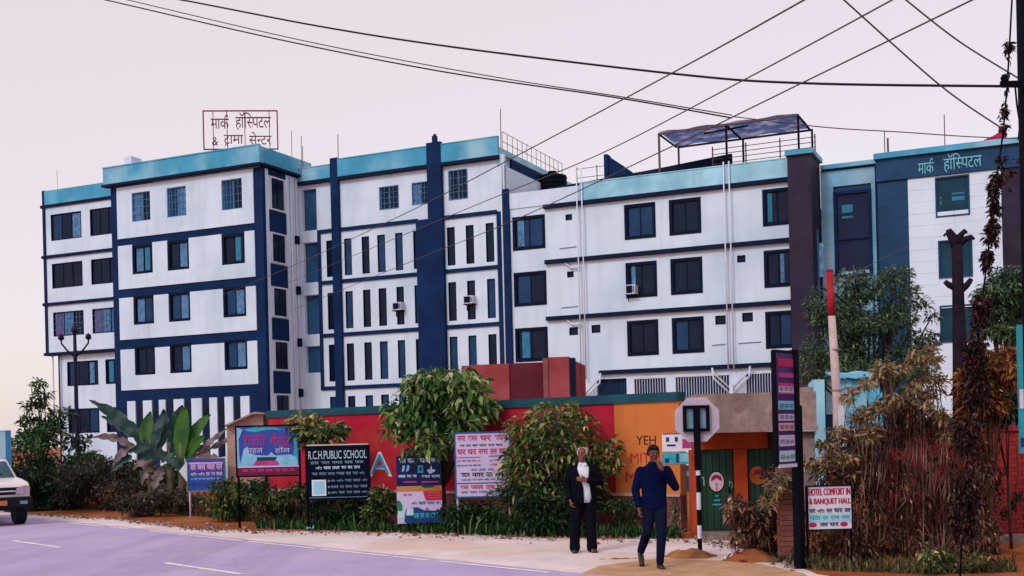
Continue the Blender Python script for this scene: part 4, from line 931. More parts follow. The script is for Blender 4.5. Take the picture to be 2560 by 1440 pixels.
part(MB().box(-.065, .035, -.05, .017, 1.35, fz1 - .01), 'upper_post', blackmetal, SP)
zz = [1383, 1346, 1313, 1274, 1231, 1188, 1146, 1092]
for k in range(7):
    part(MB().tube([(-.012, -.01, zs(zz[k]) if k else 0), (-.012, -.01, zs(zz[k + 1]))], .036 if k % 2 else .0362, 10, cap=True), 'pole_band', whitemetal if k % 2 else blackmetal, SP, smooth=False)
# ------------------------------------------------------------------ lamp post with three heads
c = P(197, 1250, 45)
LP = root('street_lamp', 'tall dark triple headed lamp post before the left hospital block', 'street lamp', (c.x, 45, 0))
zl = lambda py: P(197, py, 45).z
dk = M('dark_plum_metal', (.012, .012, .035), .5, .3, 2)
part(MB().tube([(0, 0, 0), (0, 0, 1.0), (0, 0, zl(890)), (0, 0, zl(836))], [.11, .085, .075, .06], 10), 'pole', dk, LP, smooth=True)
for sgn in (-1, 1):
    part(MB().tube([(0, 0, zl(893)), (sgn * .3, 0, zl(876)), (sgn * .52, 0, zl(858)), (sgn * .53, 0, zl(848))], .035, 6), 'arm', dk, LP, smooth=True)
    part(MB().loft([(sgn * .53, 0, zl(850), .05, .05), (sgn * .53, 0, zl(846), .12, .12), (sgn * .53, 0, zl(838), .10, .10), (sgn * .53, 0, zl(834), .03, .03)], 12), 'lamp_head', dk, LP, smooth=True)
part(MB().loft([(0, 0, zl(836), .05, .05), (0, 0, zl(828), .13, .13), (0, 0, zl(818), .11, .11), (0, 0, zl(812), .03, .03)], 12), 'lamp_head', dk, LP, smooth=True)
# ------------------------------------------------------------------ red topped pole, power pole, wires
c = P(2096, 1330, 20)
RP = root('utility_pole', 'slim pale pole with a red painted top rising from the creepers', 'pole', (c.x, 20, 0))
z_ = lambda py: P(2080, py, 20).z
palepole = M('pale_bamboo_pole', (.52, .40, .40), .7, .25, 3, streak=.3)
x_ = lambda px, py: P(px, py, 20).x - c.x
part(MB().tube([(x_(2098, 1330), 0, 0), (x_(2093, 1000), 0, z_(1000)), (x_(2079, 790), 0, z_(790))], [.085, .08, .065], 10), 'shaft', palepole, RP, smooth=True)
part(MB().tube([(x_(2079, 790), 0, z_(790) + .001), (x_(2074, 680), 0, z_(680))], [.066, .060], 10), 'red_top', M('red_pole_paint', (.40, .02, .035), .6, .25, 4), RP, smooth=True)
part(MB().tube([(x_(2074, 680), 0, z_(680) + .001), (x_(2074, 674), 0, z_(674))], .062, 10), 'cap', M('maroon_print', (.26, .02, .07)), RP, smooth=True)
for q in (1.9, 2.6, 3.3): part(MB().tube([(x_(2093, 1000), 0, q), (x_(2093, 1000), 0, q + .03)], .095, 10), 'collar', concrete, RP)
part(MB().box(.02, .14, -.12, -.09, 1.55, 2.35), 'notice_plate', whitemetal, RP)
c = P(2602, 1330, 14.2)
PP = root('power_pole', 'thick black power pole at the right edge carrying the overhead wires', 'pole', (c.x, 14.2, 0))
part(MB().tube([(-.0, 0, 0), (0.0, 0, 3), (-.0, 0, 9.5)], [.17, .15, .12], 12), 'shaft', blackmetal, PP, smooth=True)
zb_ = P(2530, 215, 14.2).z
part(MB().box(-.42, .3, -.16, -.125, zb_ - .04, zb_ + .02), 'cross_arm', blackmetal, PP)
part(MB().loft([(-.37, -.14, zb_ + .02, .03, .03), (-.37, -.14, zb_ + .06, .045, .045), (-.37, -.14, zb_ + .10, .025, .025)], 10), 'insulator', navp, PP)
wm = M('black_cable', (.012, .010, .014), .6, .2, 4); wm2 = M('grey_brown_cable', (.09, .065, .07), .6, .2, 4)
def wire(lab, pts, r, mat=None, cat='wire'):
    """pts: (px, py, depth); a smooth line through them"""
    q = [P(*p) for p in pts]; o0 = q[0].copy(); out = []
    for i in range(len(q) - 1):
        p0, p1, p2, p3 = q[max(i - 1, 0)], q[i], q[i + 1], q[min(i + 2, len(q) - 1)]
        for k in range(10):
            t = k / 10; out.append(.5 * ((2 * p1) + (p2 - p0) * t + (2 * p0 - 5 * p1 + 4 * p2 - p3) * t * t + (3 * p1 - p0 - 3 * p2 + p3) * t ** 3))
    out.append(q[-1])
    o = MB().tube([p - o0 for p in out], r, 6).build('overhead_wire', mat or wm, None, o0, smooth=True)
    return tag(o, lab, cat, 'overhead wires crossing the sky')
wire('thickest overhead cable sagging from the top left to the power pole', [(-500, -190, 34), (-100, -100, 29), (300, -24, 26), (455, 0, 25), (800, 66, 22.5), (1135, 118, 20.3), (1690, 185, 17.2), (2010, 208, 15.7), (2548, 216, 14.1)], .017)
wire('lower of the two paired wires dropping from the top left', [(-500, -200, 42), (-150, -105, 37), (150, -24, 34), (265, 0, 33), (680, 95, 30), (1100, 178, 28), (1540, 244, 26.5), (1830, 295, 26)], .017)
wire('upper of the two paired wires dropping from the top left', [(-500, -215, 42), (-150, -118, 37), (200, -28, 34), (320, 0, 33), (760, 102, 30), (1200, 186, 28), (1560, 243, 26.5), (1830, 288, 26)], .013, wm2)
wire('thin faint wire running on above the roof to the right', [(1830, 291, 26), (2060, 318, 26), (2250, 330, 26), (2500, 345, 26), (2900, 352, 26)], .012, wm2)
wire('leftmost slanting wire from the top right down across the facade', [(2500, -270, 9), (2080, -40, 11.5), (2010, 0, 12), (1700, 172, 15), (1300, 385, 21), (1000, 540, 29), (715, 672, 46), (560, 735, 69.4)], .010, wm2)
wire('middle slanting wire from the top right down across the facade', [(2700, -255, 9), (2300, -40, 11.5), (2230, 0, 12), (1850, 205, 15), (1500, 385, 20), (1240, 492, 25), (930, 620, 38), (700, 715, 69.6)], .010, wm2)
wire('rightmost slanting wire from the top right down across the facade', [(2900, -235, 9), (2500, -36, 11.5), (2430, 0, 12), (2010, 205, 15), (1640, 385, 19), (1275, 555, 25), (1000, 665, 36), (720, 780, 70)], .010, wm2)
wire('steep wire from the top edge down to the vine covered stay', [(1800, -260, 10.5), (2080, -26, 12), (2110, 0, 12.2), (2350, 213, 13.2), (2500, 318, 13.9)], .009, wm2)
wire('steepest short wire at the top right meeting the power pole', [(1950, -260, 11), (2230, -30, 12.5), (2265, 0, 12.6), (2400, 105, 13.2), (2545, 195, 14.0)], .009, wm2)
wire('cable slung from the red topped pole towards the trees', [(2088, 735, 20), (2130, 770, 20.6), (2190, 800, 24), (2250, 822, 33)], .018)
wire('pale cable rising from the red topped pole to the roof', [(2080, 690, 20), (2130, 690, 21), (2190, 655, 30), (2270, 615, 56.6)], .008, wm2)
# ------------------------------------------------------------------ pickup truck at the left edge
c = G(-14, 1319)
PK = root('pickup_truck', 'white pickup truck with a pale blue cargo box, cut by the left edge', 'truck', (c.x, c.y, 0), math.atan2(-RD.y, -RD.x) + math.pi / 2 - .1)
vw = M('white_car_paint', (.74, .70, .70), .25, .05, 1, spec=.12); vblk = M('black_plastic', (.008, .009, .014), .6, .2, 4); gls = M('windscreen_glass', (.015, .09, .14), .06, .5, 1.2, spec=.6)
hw = .86
def xsec(prof, x0, x1):                      # side profile (y,z) extruded across x
    b = MB(); n = len(prof); b.v = [(x0, y, z) for y, z in prof] + [(x1, y, z) for y, z in prof]
    b.f = [tuple(range(n - 1, -1, -1)), tuple(range(n, 2 * n))] + [(k, (k + 1) % n, (k + 1) % n + n, k + n) for k in range(n)]; return b
def bev(o, w=.03, s=2):
    m = o.modifiers.new('bevel', 'BEVEL'); m.width = w; m.segments = s; m.limit_method = 'ANGLE'; m.angle_limit = rad(35); return o
body = [(-.02, .55), (-.04, .98), (.06, 1.10), (.5, 1.16), (.95, 1.20), (.98, 1.20), (2.3, 1.18), (2.3, .5), (1.2, .45), (.4, .45)]
bev(part(xsec(body, -hw, hw), 'body', vw, PK), .07, 3)
cab = MB(); lo, up = .80, .66
cab.v = [(-lo, .92, 1.17), (lo, .92, 1.17), (lo, 2.3, 1.17), (-lo, 2.3, 1.17), (-up, 1.42, 1.66), (up, 1.42, 1.66), (up, 2.25, 1.68), (-up, 2.25, 1.68)]
cab.f = [(0, 1, 5, 4), (1, 2, 6, 5), (2, 3, 7, 6), (3, 0, 4, 7), (4, 5, 6, 7)]
bev(part(cab, 'cab', vw, PK), .05, 3)
ws = MB(); e = .012
def wq(u, v):  # across, up the screen slope
    l = lo + (up - lo) * v - .07; return (l * u, .92 + .5 * v - .022, 1.17 + .49 * v + .012)
ws.quad(wq(-1, .06), wq(1, .06), wq(1, .9), wq(-1, .9)); part(ws, 'windscreen', gls, PK)
for sgn in (-1, 1):
    q = MB().quad((sgn * .797, 1.08, 1.21), (sgn * .797, 2.1, 1.21), (sgn * .69, 2.1, 1.6), (sgn * .69, 1.5, 1.6)); part(q, 'side_window', gls, PK)
    part(MB().prism([(sgn * .50, .80), (sgn * .83, .84), (sgn * .85, .98), (sgn * .72, 1.02), (sgn * .52, .95)], -.075, -.03), 'headlight', M('headlight_lens', (.45, .32, .45), .15, .4, 8, spec=.6), PK)
    part(MB().tube([(sgn * .86, 1.15, 1.22), (sgn * .98, 1.1, 1.26)], .02, 6), 'mirror_arm', vblk, PK); bev(part(MB().box(sgn * 1.03 - .07, sgn * 1.03 + .07, 1.05, 1.12, 1.18, 1.42), 'mirror', vblk, PK), .02)
    part(MB().box(sgn * .66 - .09, sgn * .66 + .09, -.19, -.17, .56, .64), 'fog_lamp', M('steel_blue_plate', (.16, .30, .40)), PK)
    for yy in (.62, 3.6):
        ty = MB(); ty.tube([(sgn * .60, yy, .37), (sgn * .64, yy, .37), (sgn * .82, yy, .37), (sgn * .86, yy, .37)], [.33, .37, .37, .33], 20)
        wl = part(ty, 'wheel', vblk, PK, smooth=False); part(MB().tube([(sgn * .855, yy, .37), (sgn * .87, yy, .37)], [.2, .17], 14), 'rim', whitemetal, wl)
bev(part(MB().box(-.60, .60, -.07, -.02, .80, .98), 'grille', vblk, PK), .02); part(MB().box(-.5, .5, -.085, -.072, .87, .90), 'grille_bar', whitemetal, PK)
bev(part(MB().box(-.89, .89, -.17, .05, .46, .74), 'bumper', vblk, PK), .05, 3)
part(MB().box(-.27, .27, -.19, -.172, .54, .66), 'number_plate', M('orange_plate', (.50, .16, .07), .5, .1, 4), PK)
part(MB().tube([(-.45, .9, 1.2), (-.1, 1.02, 1.31)], .012, 5), 'wiper', vblk, PK); part(MB().tube([(.1, .9, 1.2), (.45, 1.02, 1.31)], .012, 5), 'wiper', vblk, PK)
part(MB().box(-.45, .45, .3, 4.5, .40, .50), 'chassis', vblk, PK)
cb = M('pale_blue_cargo_panel', (.42, .62, .72), .5, .2, .8, spec=.12); cb2 = M('blue_cargo_side', (.05, .22, .44), .5, .2, 1)
part(MB().box(-.90, .86, 2.42, 4.9, .62, 2.40), 'cargo_box', cb, PK); part(MB().box(.862, 1.0, 2.40, 4.92, .60, 2.44), 'cargo_side', cb2, PK)
for z_ in (1.72, 1.9, 2.12): part(MB().box(-.6, .62, 2.405, 2.418, z_, z_ + .035), 'vent_slot', dkblue, PK)
# ------------------------------------------------------------------ people
def fuse(mb, voxel, smooth=6, name='mesh'):
    """overlapping closed shapes -> one continuous smooth surface"""
    me = mb.mesh(name); o = bpy.data.objects.new('tmp', me); COL.objects.link(o)
    m = o.modifiers.new('r', 'REMESH'); m.mode = 'VOXEL'; m.voxel_size = voxel
    s = o.modifiers.new('s', 'SMOOTH'); s.iterations = smooth; s.factor = .5
    dg = bpy.context.evaluated_depsgraph_get(); dg.update()
    out = bpy.data.meshes.new_from_object(o.evaluated_get(dg)); out.name = name
    bpy.data.objects.remove(o); bpy.data.meshes.remove(me); return out
def taper(b, p, r, seg=12):
    """limb with rounded ends through points p of radii r"""
    pts = [Vector(q) for q in p]; P_, R_ = [], []
    d0 = (pts[0] - pts[1]).normalized(); P_ += [pts[0] + d0 * r[0] * .8, pts[0] + d0 * r[0] * .5]; R_ += [r[0] * .3, r[0] * .8]
    for i in range(len(pts)):
        P_.append(pts[i]); R_.append(r[i])
        if i < len(pts) - 1: P_.append((pts[i] + pts[i + 1]) / 2); R_.append((r[i] + r[i + 1]) / 2 * 1.04)
    d1 = (pts[-1] - pts[-2]).normalized(); P_ += [pts[-1] + d1 * r[-1] * .5, pts[-1] + d1 * r[-1] * .8]; R_ += [r[-1] * .8, r[-1] * .3]
    b.tube(P_, R_, seg); return b
def hand(b, wrist, dirv, palmn, side, curl=.5, L=.185):
    """palm, four fingers of different lengths and a thumb leaving the side of the palm"""
    w = Vector(wrist); d = Vector(dirv).normalized(); n = Vector(palmn); n = (n - d * n.dot(d)).normalized(); s = d.cross(n) * side
    for k in range(-1, 2): taper(b, [w + s * .018 * k, w + s * .022 * k + d * L * .5], [.017, .018], 8)
    for k, (ln, o) in enumerate(((.40, -.030), (.47, -.010), (.44, .011), (.34, .031))):
        p0 = w + d * L * .48 + s * o; c = curl
        p1 = p0 + (d * math.cos(c * .6) + n * math.sin(c * .6)) * L * ln * .45; p2 = p1 + (d * math.cos(c * 1.5) + n * math.sin(c * 1.5)) * L * ln * .33; p3 = p2 + (d * math.cos(c * 2.2) + n * math.sin(c * 2.2)) * L * ln * .25
        taper(b, [p0, p1, p2, p3], [.0095, .009, .0085, .0075], 7)
    t0 = w + d * L * .14 - s * .026; t1 = t0 + (d * .7 - s * .7 + n * .2) * .035; t2 = t1 + (d * .9 - s * .2 + n * .45) * .032; t3 = t2 + (d * .85 + n * .5) * .022
    taper(b, [t0, t1, t2, t3], [.0125, .0115, .010, .0085], 7)
def head_shape(b, c, yaw=0.0, tilt=0.0):
    c = Vector(c); R = Matrix.Rotation(yaw, 3, 'Z') @ Matrix.Rotation(tilt, 3, 'X')
    def add(mk):
        t = MB(); mk(t); i = len(b.v); b.v += [tuple(c + R @ Vector(q)) for q in t.v]; b.f += [tuple(k + i for k in f) for f in t.f]
    add(lambda t: t.ball((0, .012, .03), (.076, .096, .092), 16, 12)); add(lambda t: t.ball((0, -.012, -.045), (.058, .072, .072), 14, 10))
    add(lambda t: taper(t, [(0, -.088, .025), (0, -.106, -.012)], [.010, .016], 8))                       # nose
    add(lambda t: t.ball((0, -.072, -.098), (.026, .022, .020), 10, 7)); add(lambda t: taper(t, [(-.038, -.080, .034), (.038, -.080, .034)], [.011, .011], 8))   # chin, brow
    add(lambda t: taper(t, [(-.022, -.083, -.055), (.022, -.083, -.055)], [.008, .008], 8))            # lips
    for s in (-1, 1):
        add(lambda t: t.ball((s * .079, .012, -.002), (.010, .020, .032), 8, 7)); add(lambda t: t.ball((s * .042, -.064, -.022), (.024, .022, .024), 8, 7))
    return lambda q: tuple(c + R @ Vector(q))
def eyes(par, at, skinm):
    for s in (-1, 1):
        c = at((s * .031, -.082, .012)); part(MB().ball(c, (.009, .007, .0045), 8, 6), 'eye', M('eye_white', (.26, .22, .20), .4, .1, 3), par, smooth=True)
        c = at((s * .031, -.0905, .012)); part(MB().ball(c, (.0055, .003, .0055), 8, 6), 'pupil', blackmetal, par, smooth=True)
skin1 = M('brown_skin', (.20, .060, .045), .55, .2, 12, spec=.35); skin2 = M('dark_brown_skin', (.135, .042, .034), .55, .2, 12, spec=.35)
blk = M('black_suit_cloth', (.005, .006, .011), .95, .3, 5, bump=.5, bscale=8, spec=.02); blk2 = M('black_trouser_cloth', (.006, .006, .011), .85, .3, 5, bump=.5, bscale=8, spec=.02)
shirt = M('white_shirt_cloth', (.66, .70, .80), .8, .12, 6, bump=.5, bscale=12); nvy = M('navy_pullover_knit', (.004, .007, .040), .9, .35, 4, bump=.6, bscale=9, spec=.02)
jean = M('dark_blue_denim', (.007, .010, .030), .85, .35, 5, bump=.5, bscale=9, spec=.02); shoe = M('black_shoe', (.008, .007, .010), .35, .2, 4, spec=.5); hairw = M('white_hair', (.62, .52, .52), .8, .25, 30, bump=.8, bscale=60); hairb = M('black_hair', (.006, .006, .009), .6, .3, 20, bump=.8, bscale=50)
# --- man in the open black jacket
c = G(1461, 1382)
P1 = root('person', 'older man in an open black jacket and white shirt, forearm across his chest', 'person', (c.x, c.y, 0), 0.04)
b = MB(); S1 = 1.73 / 1.75
hd = (0.0, -.02, 1.635)
at1 = head_shape(b, hd, -.28, -.10); taper(b, [(0, .0, 1.44), (0, -.005, 1.54)], [.060, .055])
b.loft([(0, 0, .86, .13, .09), (0, 0, .95, .165, .105), (0, 0, 1.08, .15, .10), (0, 0, 1.25, .17, .11), (0, .0, 1.38, .175, .10), (0, 0, 1.45, .10, .07), (0, 0, 1.47, .05, .05)], 16)
legL = [(-.10, 0, .90), (-.135, -.01, .50), (-.155, .02, .09)]; legR = [(.09, 0, .90), (.115, -.02, .50), (.13, .01, .09)]
for L_ in (legL, legR): taper(b, L_, [.085, .055, .038])
armL = [(-.195, 0, 1.41), (-.265, .03, 1.13), (-.225, -.07, .89)]; armR = [(.195, 0, 1.41), (.295, -.02, 1.15), (.04, -.19, 1.215)]
for A_ in (armL, armR): taper(b, A_, [.05, .04, .028])
hand(b, armL[2], (.25, -.2, -1), (1, 0, .2), -1, .6); hand(b, armR[2], (-1, -.12, .15), (0, 1, .1), 1, .5)
for x, y in ((-.155, .02), (.13, .01)): taper(b, [(x, y + .03, .05), (x * 1.08, y - .13, .035)], [.038, .036])
bd = link('body', fuse(b, .0075, 4, 'body'), skin1, P1, smooth=True); eyes(P1, at1, skin1)
b = MB()
for k in range(26):                                          # fringe of white hair round the crown and ears
    a = rad(-20 + 220 * k / 25); b.ball((.074 * math.cos(a), .022 + .088 * math.sin(a), .032 + .02 * math.sin(a)), (.016, .018, .040), 8, 6)
for k in range(12):
    a = rad(10 + 160 * k / 11); b.ball((.062 * math.cos(a), .02 + .075 * math.sin(a), .085), (.022, .022, .026), 8, 6)
b.ball((0, .034, .060), (.080, .084, .066), 16, 10)
b.v = [at1(q) for q in b.v]; link('hair', fuse(b, .008, 2, 'hair'), hairw, P1, smooth=True)
b = MB(); b.loft([(0, -.005, .84, .172, .125), (0, -.008, .95, .180, .128), (0, -.01, 1.10, .172, .122), (0, -.01, 1.25, .182, .125), (0, -.005, 1.38, .180, .110), (0, 0, 1.46, .105, .08), (0, 0, 1.50, .062, .062)], 28)
link('shirt', b.mesh('shirt'), shirt, P1, smooth=True)
part(MB().prism([(-.07, 1.47), (-.015, 1.43), (-.03, 1.50)], -.10, -.07).prism([(.07, 1.47), (.015, 1.43), (.03, 1.50)], -.10, -.07), 'collar', shirt, P1)
b = MB(); b.loft([(0, 0, .80, .10, .10), (0, 0, .84, .165, .118), (0, 0, .97, .178, .120), (0, 0, 1.0, .14, .10)], 24)
for L_ in (legL, legR):
    taper(b, [(L_[0][0], 0, .88), L_[1], (L_[2][0], L_[2][1], .16), (L_[2][0], L_[2][1] - .01, .075)], [.108, .088, .085, .09], 14)
link('trousers', fuse(b, .010, 5, 'trousers'), blk2, P1, smooth=True)
# jacket: a shell open down the front, wider open at the hem
def jacket(rings, gap, th=.018):
    b = MB(); seg = 26; n = len(rings)
    for side in (0, 1):
        for (x, y, z, rx, ry), (g0, g1) in zip(rings, gap):
            a0, a1 = rad(-90) + g1, rad(270) - g0
            for j in range(seg + 1):
                a = a0 + (a1 - a0) * j / seg; k = 1 - side * th / rx; b.v.append((x + rx * k * math.cos(a), y + ry * k * math.sin(a), z))
    W_ = seg + 1
    for k in range(n - 1):
        for j in range(seg):
            q = k * W_ + j; b.f.append((q, q + 1, q + 1 + W_, q + W_)); q2 = q + n * W_; b.f.append((q2 + 1, q2, q2 + W_, q2 + 1 + W_))
        for j in (0, seg):
            q = k * W_ + j; b.f.append((q, q + W_, q + W_ + n * W_, q + n * W_) if j == 0 else (q + W_, q, q + n * W_, q + W_ + n * W_))
    for k in (0, n - 1):
        for j in range(seg):
            q = k * W_ + j; b.f.append((q + 1, q, q + n * W_, q + 1 + n * W_) if k == 0 else (q, q + 1, q + 1 + n * W_, q + n * W_))
    return b
rings = [(0, .0, .80, .222, .160), (0, 0, .92, .215, .158), (0, 0, 1.08, .200, .150), (0, 0, 1.25, .208, .150), (0, 0, 1.36, .212, .140), (0, 0, 1.42, .19, .125), (0, .01, 1.47, .115, .095), (0, .015, 1.50, .075, .08)]
gap = [(.02, .72), (.0, .70), (.02, .62), (.26, .46), (.46, .52), (.6, .62), (.8, .8), (1.0, 1.0)]
b = jacket(rings, gap)
link('jacket', b.mesh('jacket'), blk, P1, smooth=True)
b = MB()
taper(b, [(-.18, 0, 1.40), armL[1], (-.228, -.06, .92)], [.078, .066, .056], 14); taper(b, [(.18, 0, 1.40), armR[1], (.085, -.175, 1.207)], [.078, .068, .056], 14)
link('sleeves', fuse(b, .009, 5, 'sleeves'), blk, P1, smooth=True)
def shoes(par, spots):
    for (x, y, a, z, pitch) in spots:
        b = MB(); taper(b, [(0, .06, .045), (0, -.06, .042), (0, -.165, .032)], [.043, .045, .036], 12); b.box(-.040, .040, -.19, .09, 0.002, .02)
        R = Matrix.Rotation(a, 3, 'Z') @ Matrix.Rotation(pitch, 3, 'X'); b.v = [tuple(R @ Vector(q) + Vector((x, y, z))) for q in b.v]
        me = fuse(b, .009, 3, 'shoe'); link('shoe', me, shoe, par, smooth=True)
shoes(P1, [(-.155, .02, -.12, 0, 0), (.13, .01, .25, 0, 0)])
# --- man in the navy pullover, walking, hand at his mouth
c = G(1640, 1420)
P2 = root('person', 'man in a navy pullover and dark jeans walking with one hand at his mouth', 'person', (c.x, c.y, 0), 0.0)
b = MB(); hd = (.0, -.05, 1.665)
at2 = head_shape(b, hd, .12, .12); taper(b, [(0, .0, 1.48), (0, -.03, 1.57)], [.062, .056])
b.loft([(0, 0, .90, .13, .09), (0, 0, .98, .16, .105), (0, 0, 1.12, .155, .10), (0, 0, 1.28, .18, .11), (0, 0, 1.42, .185, .10), (0, 0, 1.49, .10, .07), (0, 0, 1.51, .05, .05)], 16)
legL = [(-.08, 0, .93), (-.115, -.04, .54), (-.185, .30, .21)]; legR = [(.08, 0, .93), (.075, -.16, .53), (.045, -.12, .09)]
for L_ in (legL, legR): taper(b, L_, [.088, .058, .040])
armL = [(-.205, 0, 1.44), (-.255, .04, 1.14), (-.235, -.06, .88)]; armR = [(.205, 0, 1.44), (.29, -.10, 1.18), (.075, -.24, 1.46)]
for A_ in (armL, armR): taper(b, A_, [.052, .042, .029])
hand(b, armL[2], (.05, -.25, -1), (1, 0, .1), -1, .7); hand(b, armR[2], (-.35, .25, 1), (-.4, .9, -.1), 1, .8)
taper(b, [(-.187, .31, .17), (-.19, .20, .09)], [.034, .028]); taper(b, [(.045, -.10, .05), (.045, -.24, .035)], [.036, .030])
link('body', fuse(b, .0075, 4, 'body'), skin2, P2, smooth=True); eyes(P2, at2, skin2)
b = MB(); b.ball((0, .020, .058), (.084, .096, .076), 16, 10)
for k in range(22):
    a = rad(-8 + 196 * k / 21); b.ball((.078 * math.cos(a), .022 + .090 * math.sin(a), .012 - .02 * math.sin(a)), (.018, .020, .045), 8, 6)
for k in range(9): b.ball((-.05 + .0125 * k, -.068 + .012 * abs(k - 4) / 4, .085), (.02, .026, .026), 8, 6)
b.v = [at2(q) for q in b.v]; link('hair', fuse(b, .008, 2, 'hair'), hairb, P2, smooth=True)
b = MB(); b.loft([(0, 0, .85, .180, .128), (0, 0, .90, .186, .132), (0, 0, 1.02, .178, .130), (0, 0, 1.20, .188, .130), (0, 0, 1.36, .202, .130), (0, 0, 1.45, .178, .112), (0, -.005, 1.52, .085, .080), (0, -.01, 1.55, .07, .07)], 24)
taper(b, [(-.185, 0, 1.42), (-.268, .04, 1.14), (-.238, -.05, .91)], [.078, .062, .050], 14); taper(b, [(.185, 0, 1.42), (.300, -.10, 1.17), (.11, -.225, 1.40)], [.078, .064, .050], 14)
link('pullover', fuse(b, .010, 5, 'pullover'), nvy, P2, smooth=True)
b = MB(); b.loft([(0, 0, .82, .10, .10), (0, 0, .86, .165, .118), (0, 0, .98, .178, .12), (0, 0, 1.0, .14, .1)], 22)
for L_ in (legL, legR):
    e = Vector(L_[2]); k_ = Vector(L_[1]); m_ = k_ + (e - k_) * .98
    taper(b, [(L_[0][0], 0, .90), L_[1], tuple(m_)], [.104, .074, .056], 14)
link('jeans', fuse(b, .010, 5, 'jeans'), jean, P2, smooth=True)
shoes(P2, [(-.19, .25, .0, .115, .6), (.045, -.12, .08, 0, 0)])

# ------------------------------------------------------------------ vegetation
def cl(px, py, Y, rx, rz, ry=None): p = P(px, py, Y); k = Y / FPX; return (p.x, p.y, p.z, rx * k, (ry if ry else rx) * k, rz * k)
def limbs(par, base, cs, r0, mat, seed=0, name='trunk', n=None):
    r = random.Random(seed); b = MB(); base = Vector(base)
    top = Vector((sum(c[0] for c in cs) / len(cs), sum(c[1] for c in cs) / len(cs), max(base.z + .3, min(c[2] for c in cs))))
    fork = base.lerp(top, .55); b.tube([base, base.lerp(fork, .5) + Vector((r.uniform(-.04, .04), 0, 0)), fork], [r0, r0 * .8, r0 * .65], 8)
    for c in cs[:n]:
        e = Vector(c[:3]); m = fork.lerp(e, .5) + Vector((r.uniform(-.1, .1), r.uniform(-.1, .1), .12)); b.tube([fork, m, e], [r0 * .5, r0 * .3, r0 * .1], 6)
    return part(b, name, mat, par, smooth=True)
bark = M('grey_brown_bark', (.075, .05, .042), .95, .4, 4, bump=.6, bscale=15); dryst = M('dry_stem', (.085, .038, .028), .9, .4, 5)
gdark = leafmat('deep_green_leaf', [(.002, .008, .006), (.006, .030, .013), (.022, .085, .016), (.065, .15, .035), (.36, .38, .22)])  # palest ramp end is sunlit leaf highlight put into the colour, random per leaf
gyel = leafmat('yellowing_leaf', [(.003, .011, .006), (.018, .06, .012), (.075, .14, .022), (.24, .25, .07), (.66, .50, .29)])
gweed = leafmat('grey_brown_weed', [(.005, .007, .007), (.020, .024, .018), (.06, .055, .042), (.15, .12, .105), (.36, .30, .28)])
golv = leafmat('olive_leaf', [(.010, .034, .030), (.045, .095, .065), (.10, .17, .075), (.27, .34, .22)])
gbr = leafmat('dry_brown_leaf', [(.006, .004, .005), (.045, .016, .012), (.16, .058, .040), (.36, .18, .12), (.66, .47, .38)])
gor = leafmat('orange_dry_leaf', [(.05, .015, .006), (.20, .065, .015), (.33, .13, .03), (.45, .24, .08)])
def plant(name, lab, cat, base, clist, n, size, mat, seed, trunk_r=.05, group=None, bk=None, tintlift=0.0, nl=None, **kw):
    rng = np.random.default_rng(seed); R_ = root(name, lab, cat, (0, 0, 0), 0, group); R_.location = base
    cs = [(c[0] - base[0], c[1] - base[1], c[2] - base[2]) + tuple(c[3:]) for c in clist]
    pts, u, k = clumps(rng, cs, n); pts[:, 2] = np.maximum(pts[:, 2], .03)
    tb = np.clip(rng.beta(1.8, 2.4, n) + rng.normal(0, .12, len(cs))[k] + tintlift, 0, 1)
    foliage('crown', mat, rng, pts, size, R_, tintbase=tb, outdir=u, **kw)
    limbs(R_, (0, 0, 0), cs, trunk_r, bk or bark, seed, n=nl)
    b = MB(); rr_ = random.Random(seed + 900)
    for q in range(min(90, 4 * len(cs))):                  # bare twigs reaching out of the clumps
        c_ = rr_.choice(cs); a = rr_.uniform(0, 6.28); e = rr_.uniform(-.2, 1.1); L2 = rr_.uniform(.8, 1.45)
        t_ = Vector((c_[0] + c_[3] * L2 * math.cos(a) * math.cos(e), c_[1] + c_[4] * L2 * math.sin(a) * math.cos(e), c_[2] + c_[5] * L2 * math.sin(e) + .04))
        o_ = Vector(c_[:3]); m_ = o_.lerp(t_, .5) + Vector((rr_.uniform(-.05, .05), 0, rr_.uniform(-.03, .06))); t_.z = max(t_.z, .03); m_.z = max(m_.z, .03)
        b.tube([o_, m_, t_], [.010, .007, .003], 4)
    tw_ = part(b, 'twigs', bk or bark, R_); tw_['kind'] = 'stuff'
    return R_
def gb(px, Y): p = P(px, 1200, Y); return (p.x, Y, 0)
# broad leaved bush behind the white board
rngc = np.random.default_rng(3)
def bushclumps(px, py, Y, W_, H_, n, r, seed, shape=1.0):
    rg = np.random.default_rng(seed); out = []
    for _ in range(n):
        a = rg.uniform(0, 2 * np.pi); q = rg.uniform(0, 1) ** .5
        x = px + W_ / 2 * q * math.cos(a); y = py - H_ / 2 * q * math.sin(a); k = rg.uniform(.7, 1.25)
        out.append(cl(x, y, Y + rg.uniform(-.5, .5) * W_ / 2 / FPX * Y, r * k, r * k * .62))
    return out
cs = bushclumps(1100, 1010, 24.9, 190, 130, 14, 62, 1) + [cl(1000, 1040, 24.6, 45, 32), cl(1205, 1020, 24.8, 42, 34), cl(1090, 950, 25, 70, 36), cl(985, 1075, 24.4, 34, 26), cl(1060, 1110, 24.2, 60, 40), cl(1160, 1080, 24.3, 50, 40), cl(1200, 1130, 24.2, 45, 40)]
gbrt = leafmat('bright_green_leaf', [(.003, .014, .008), (.012, .06, .016), (.06, .16, .022), (.17, .27, .05), (.50, .50, .30)])
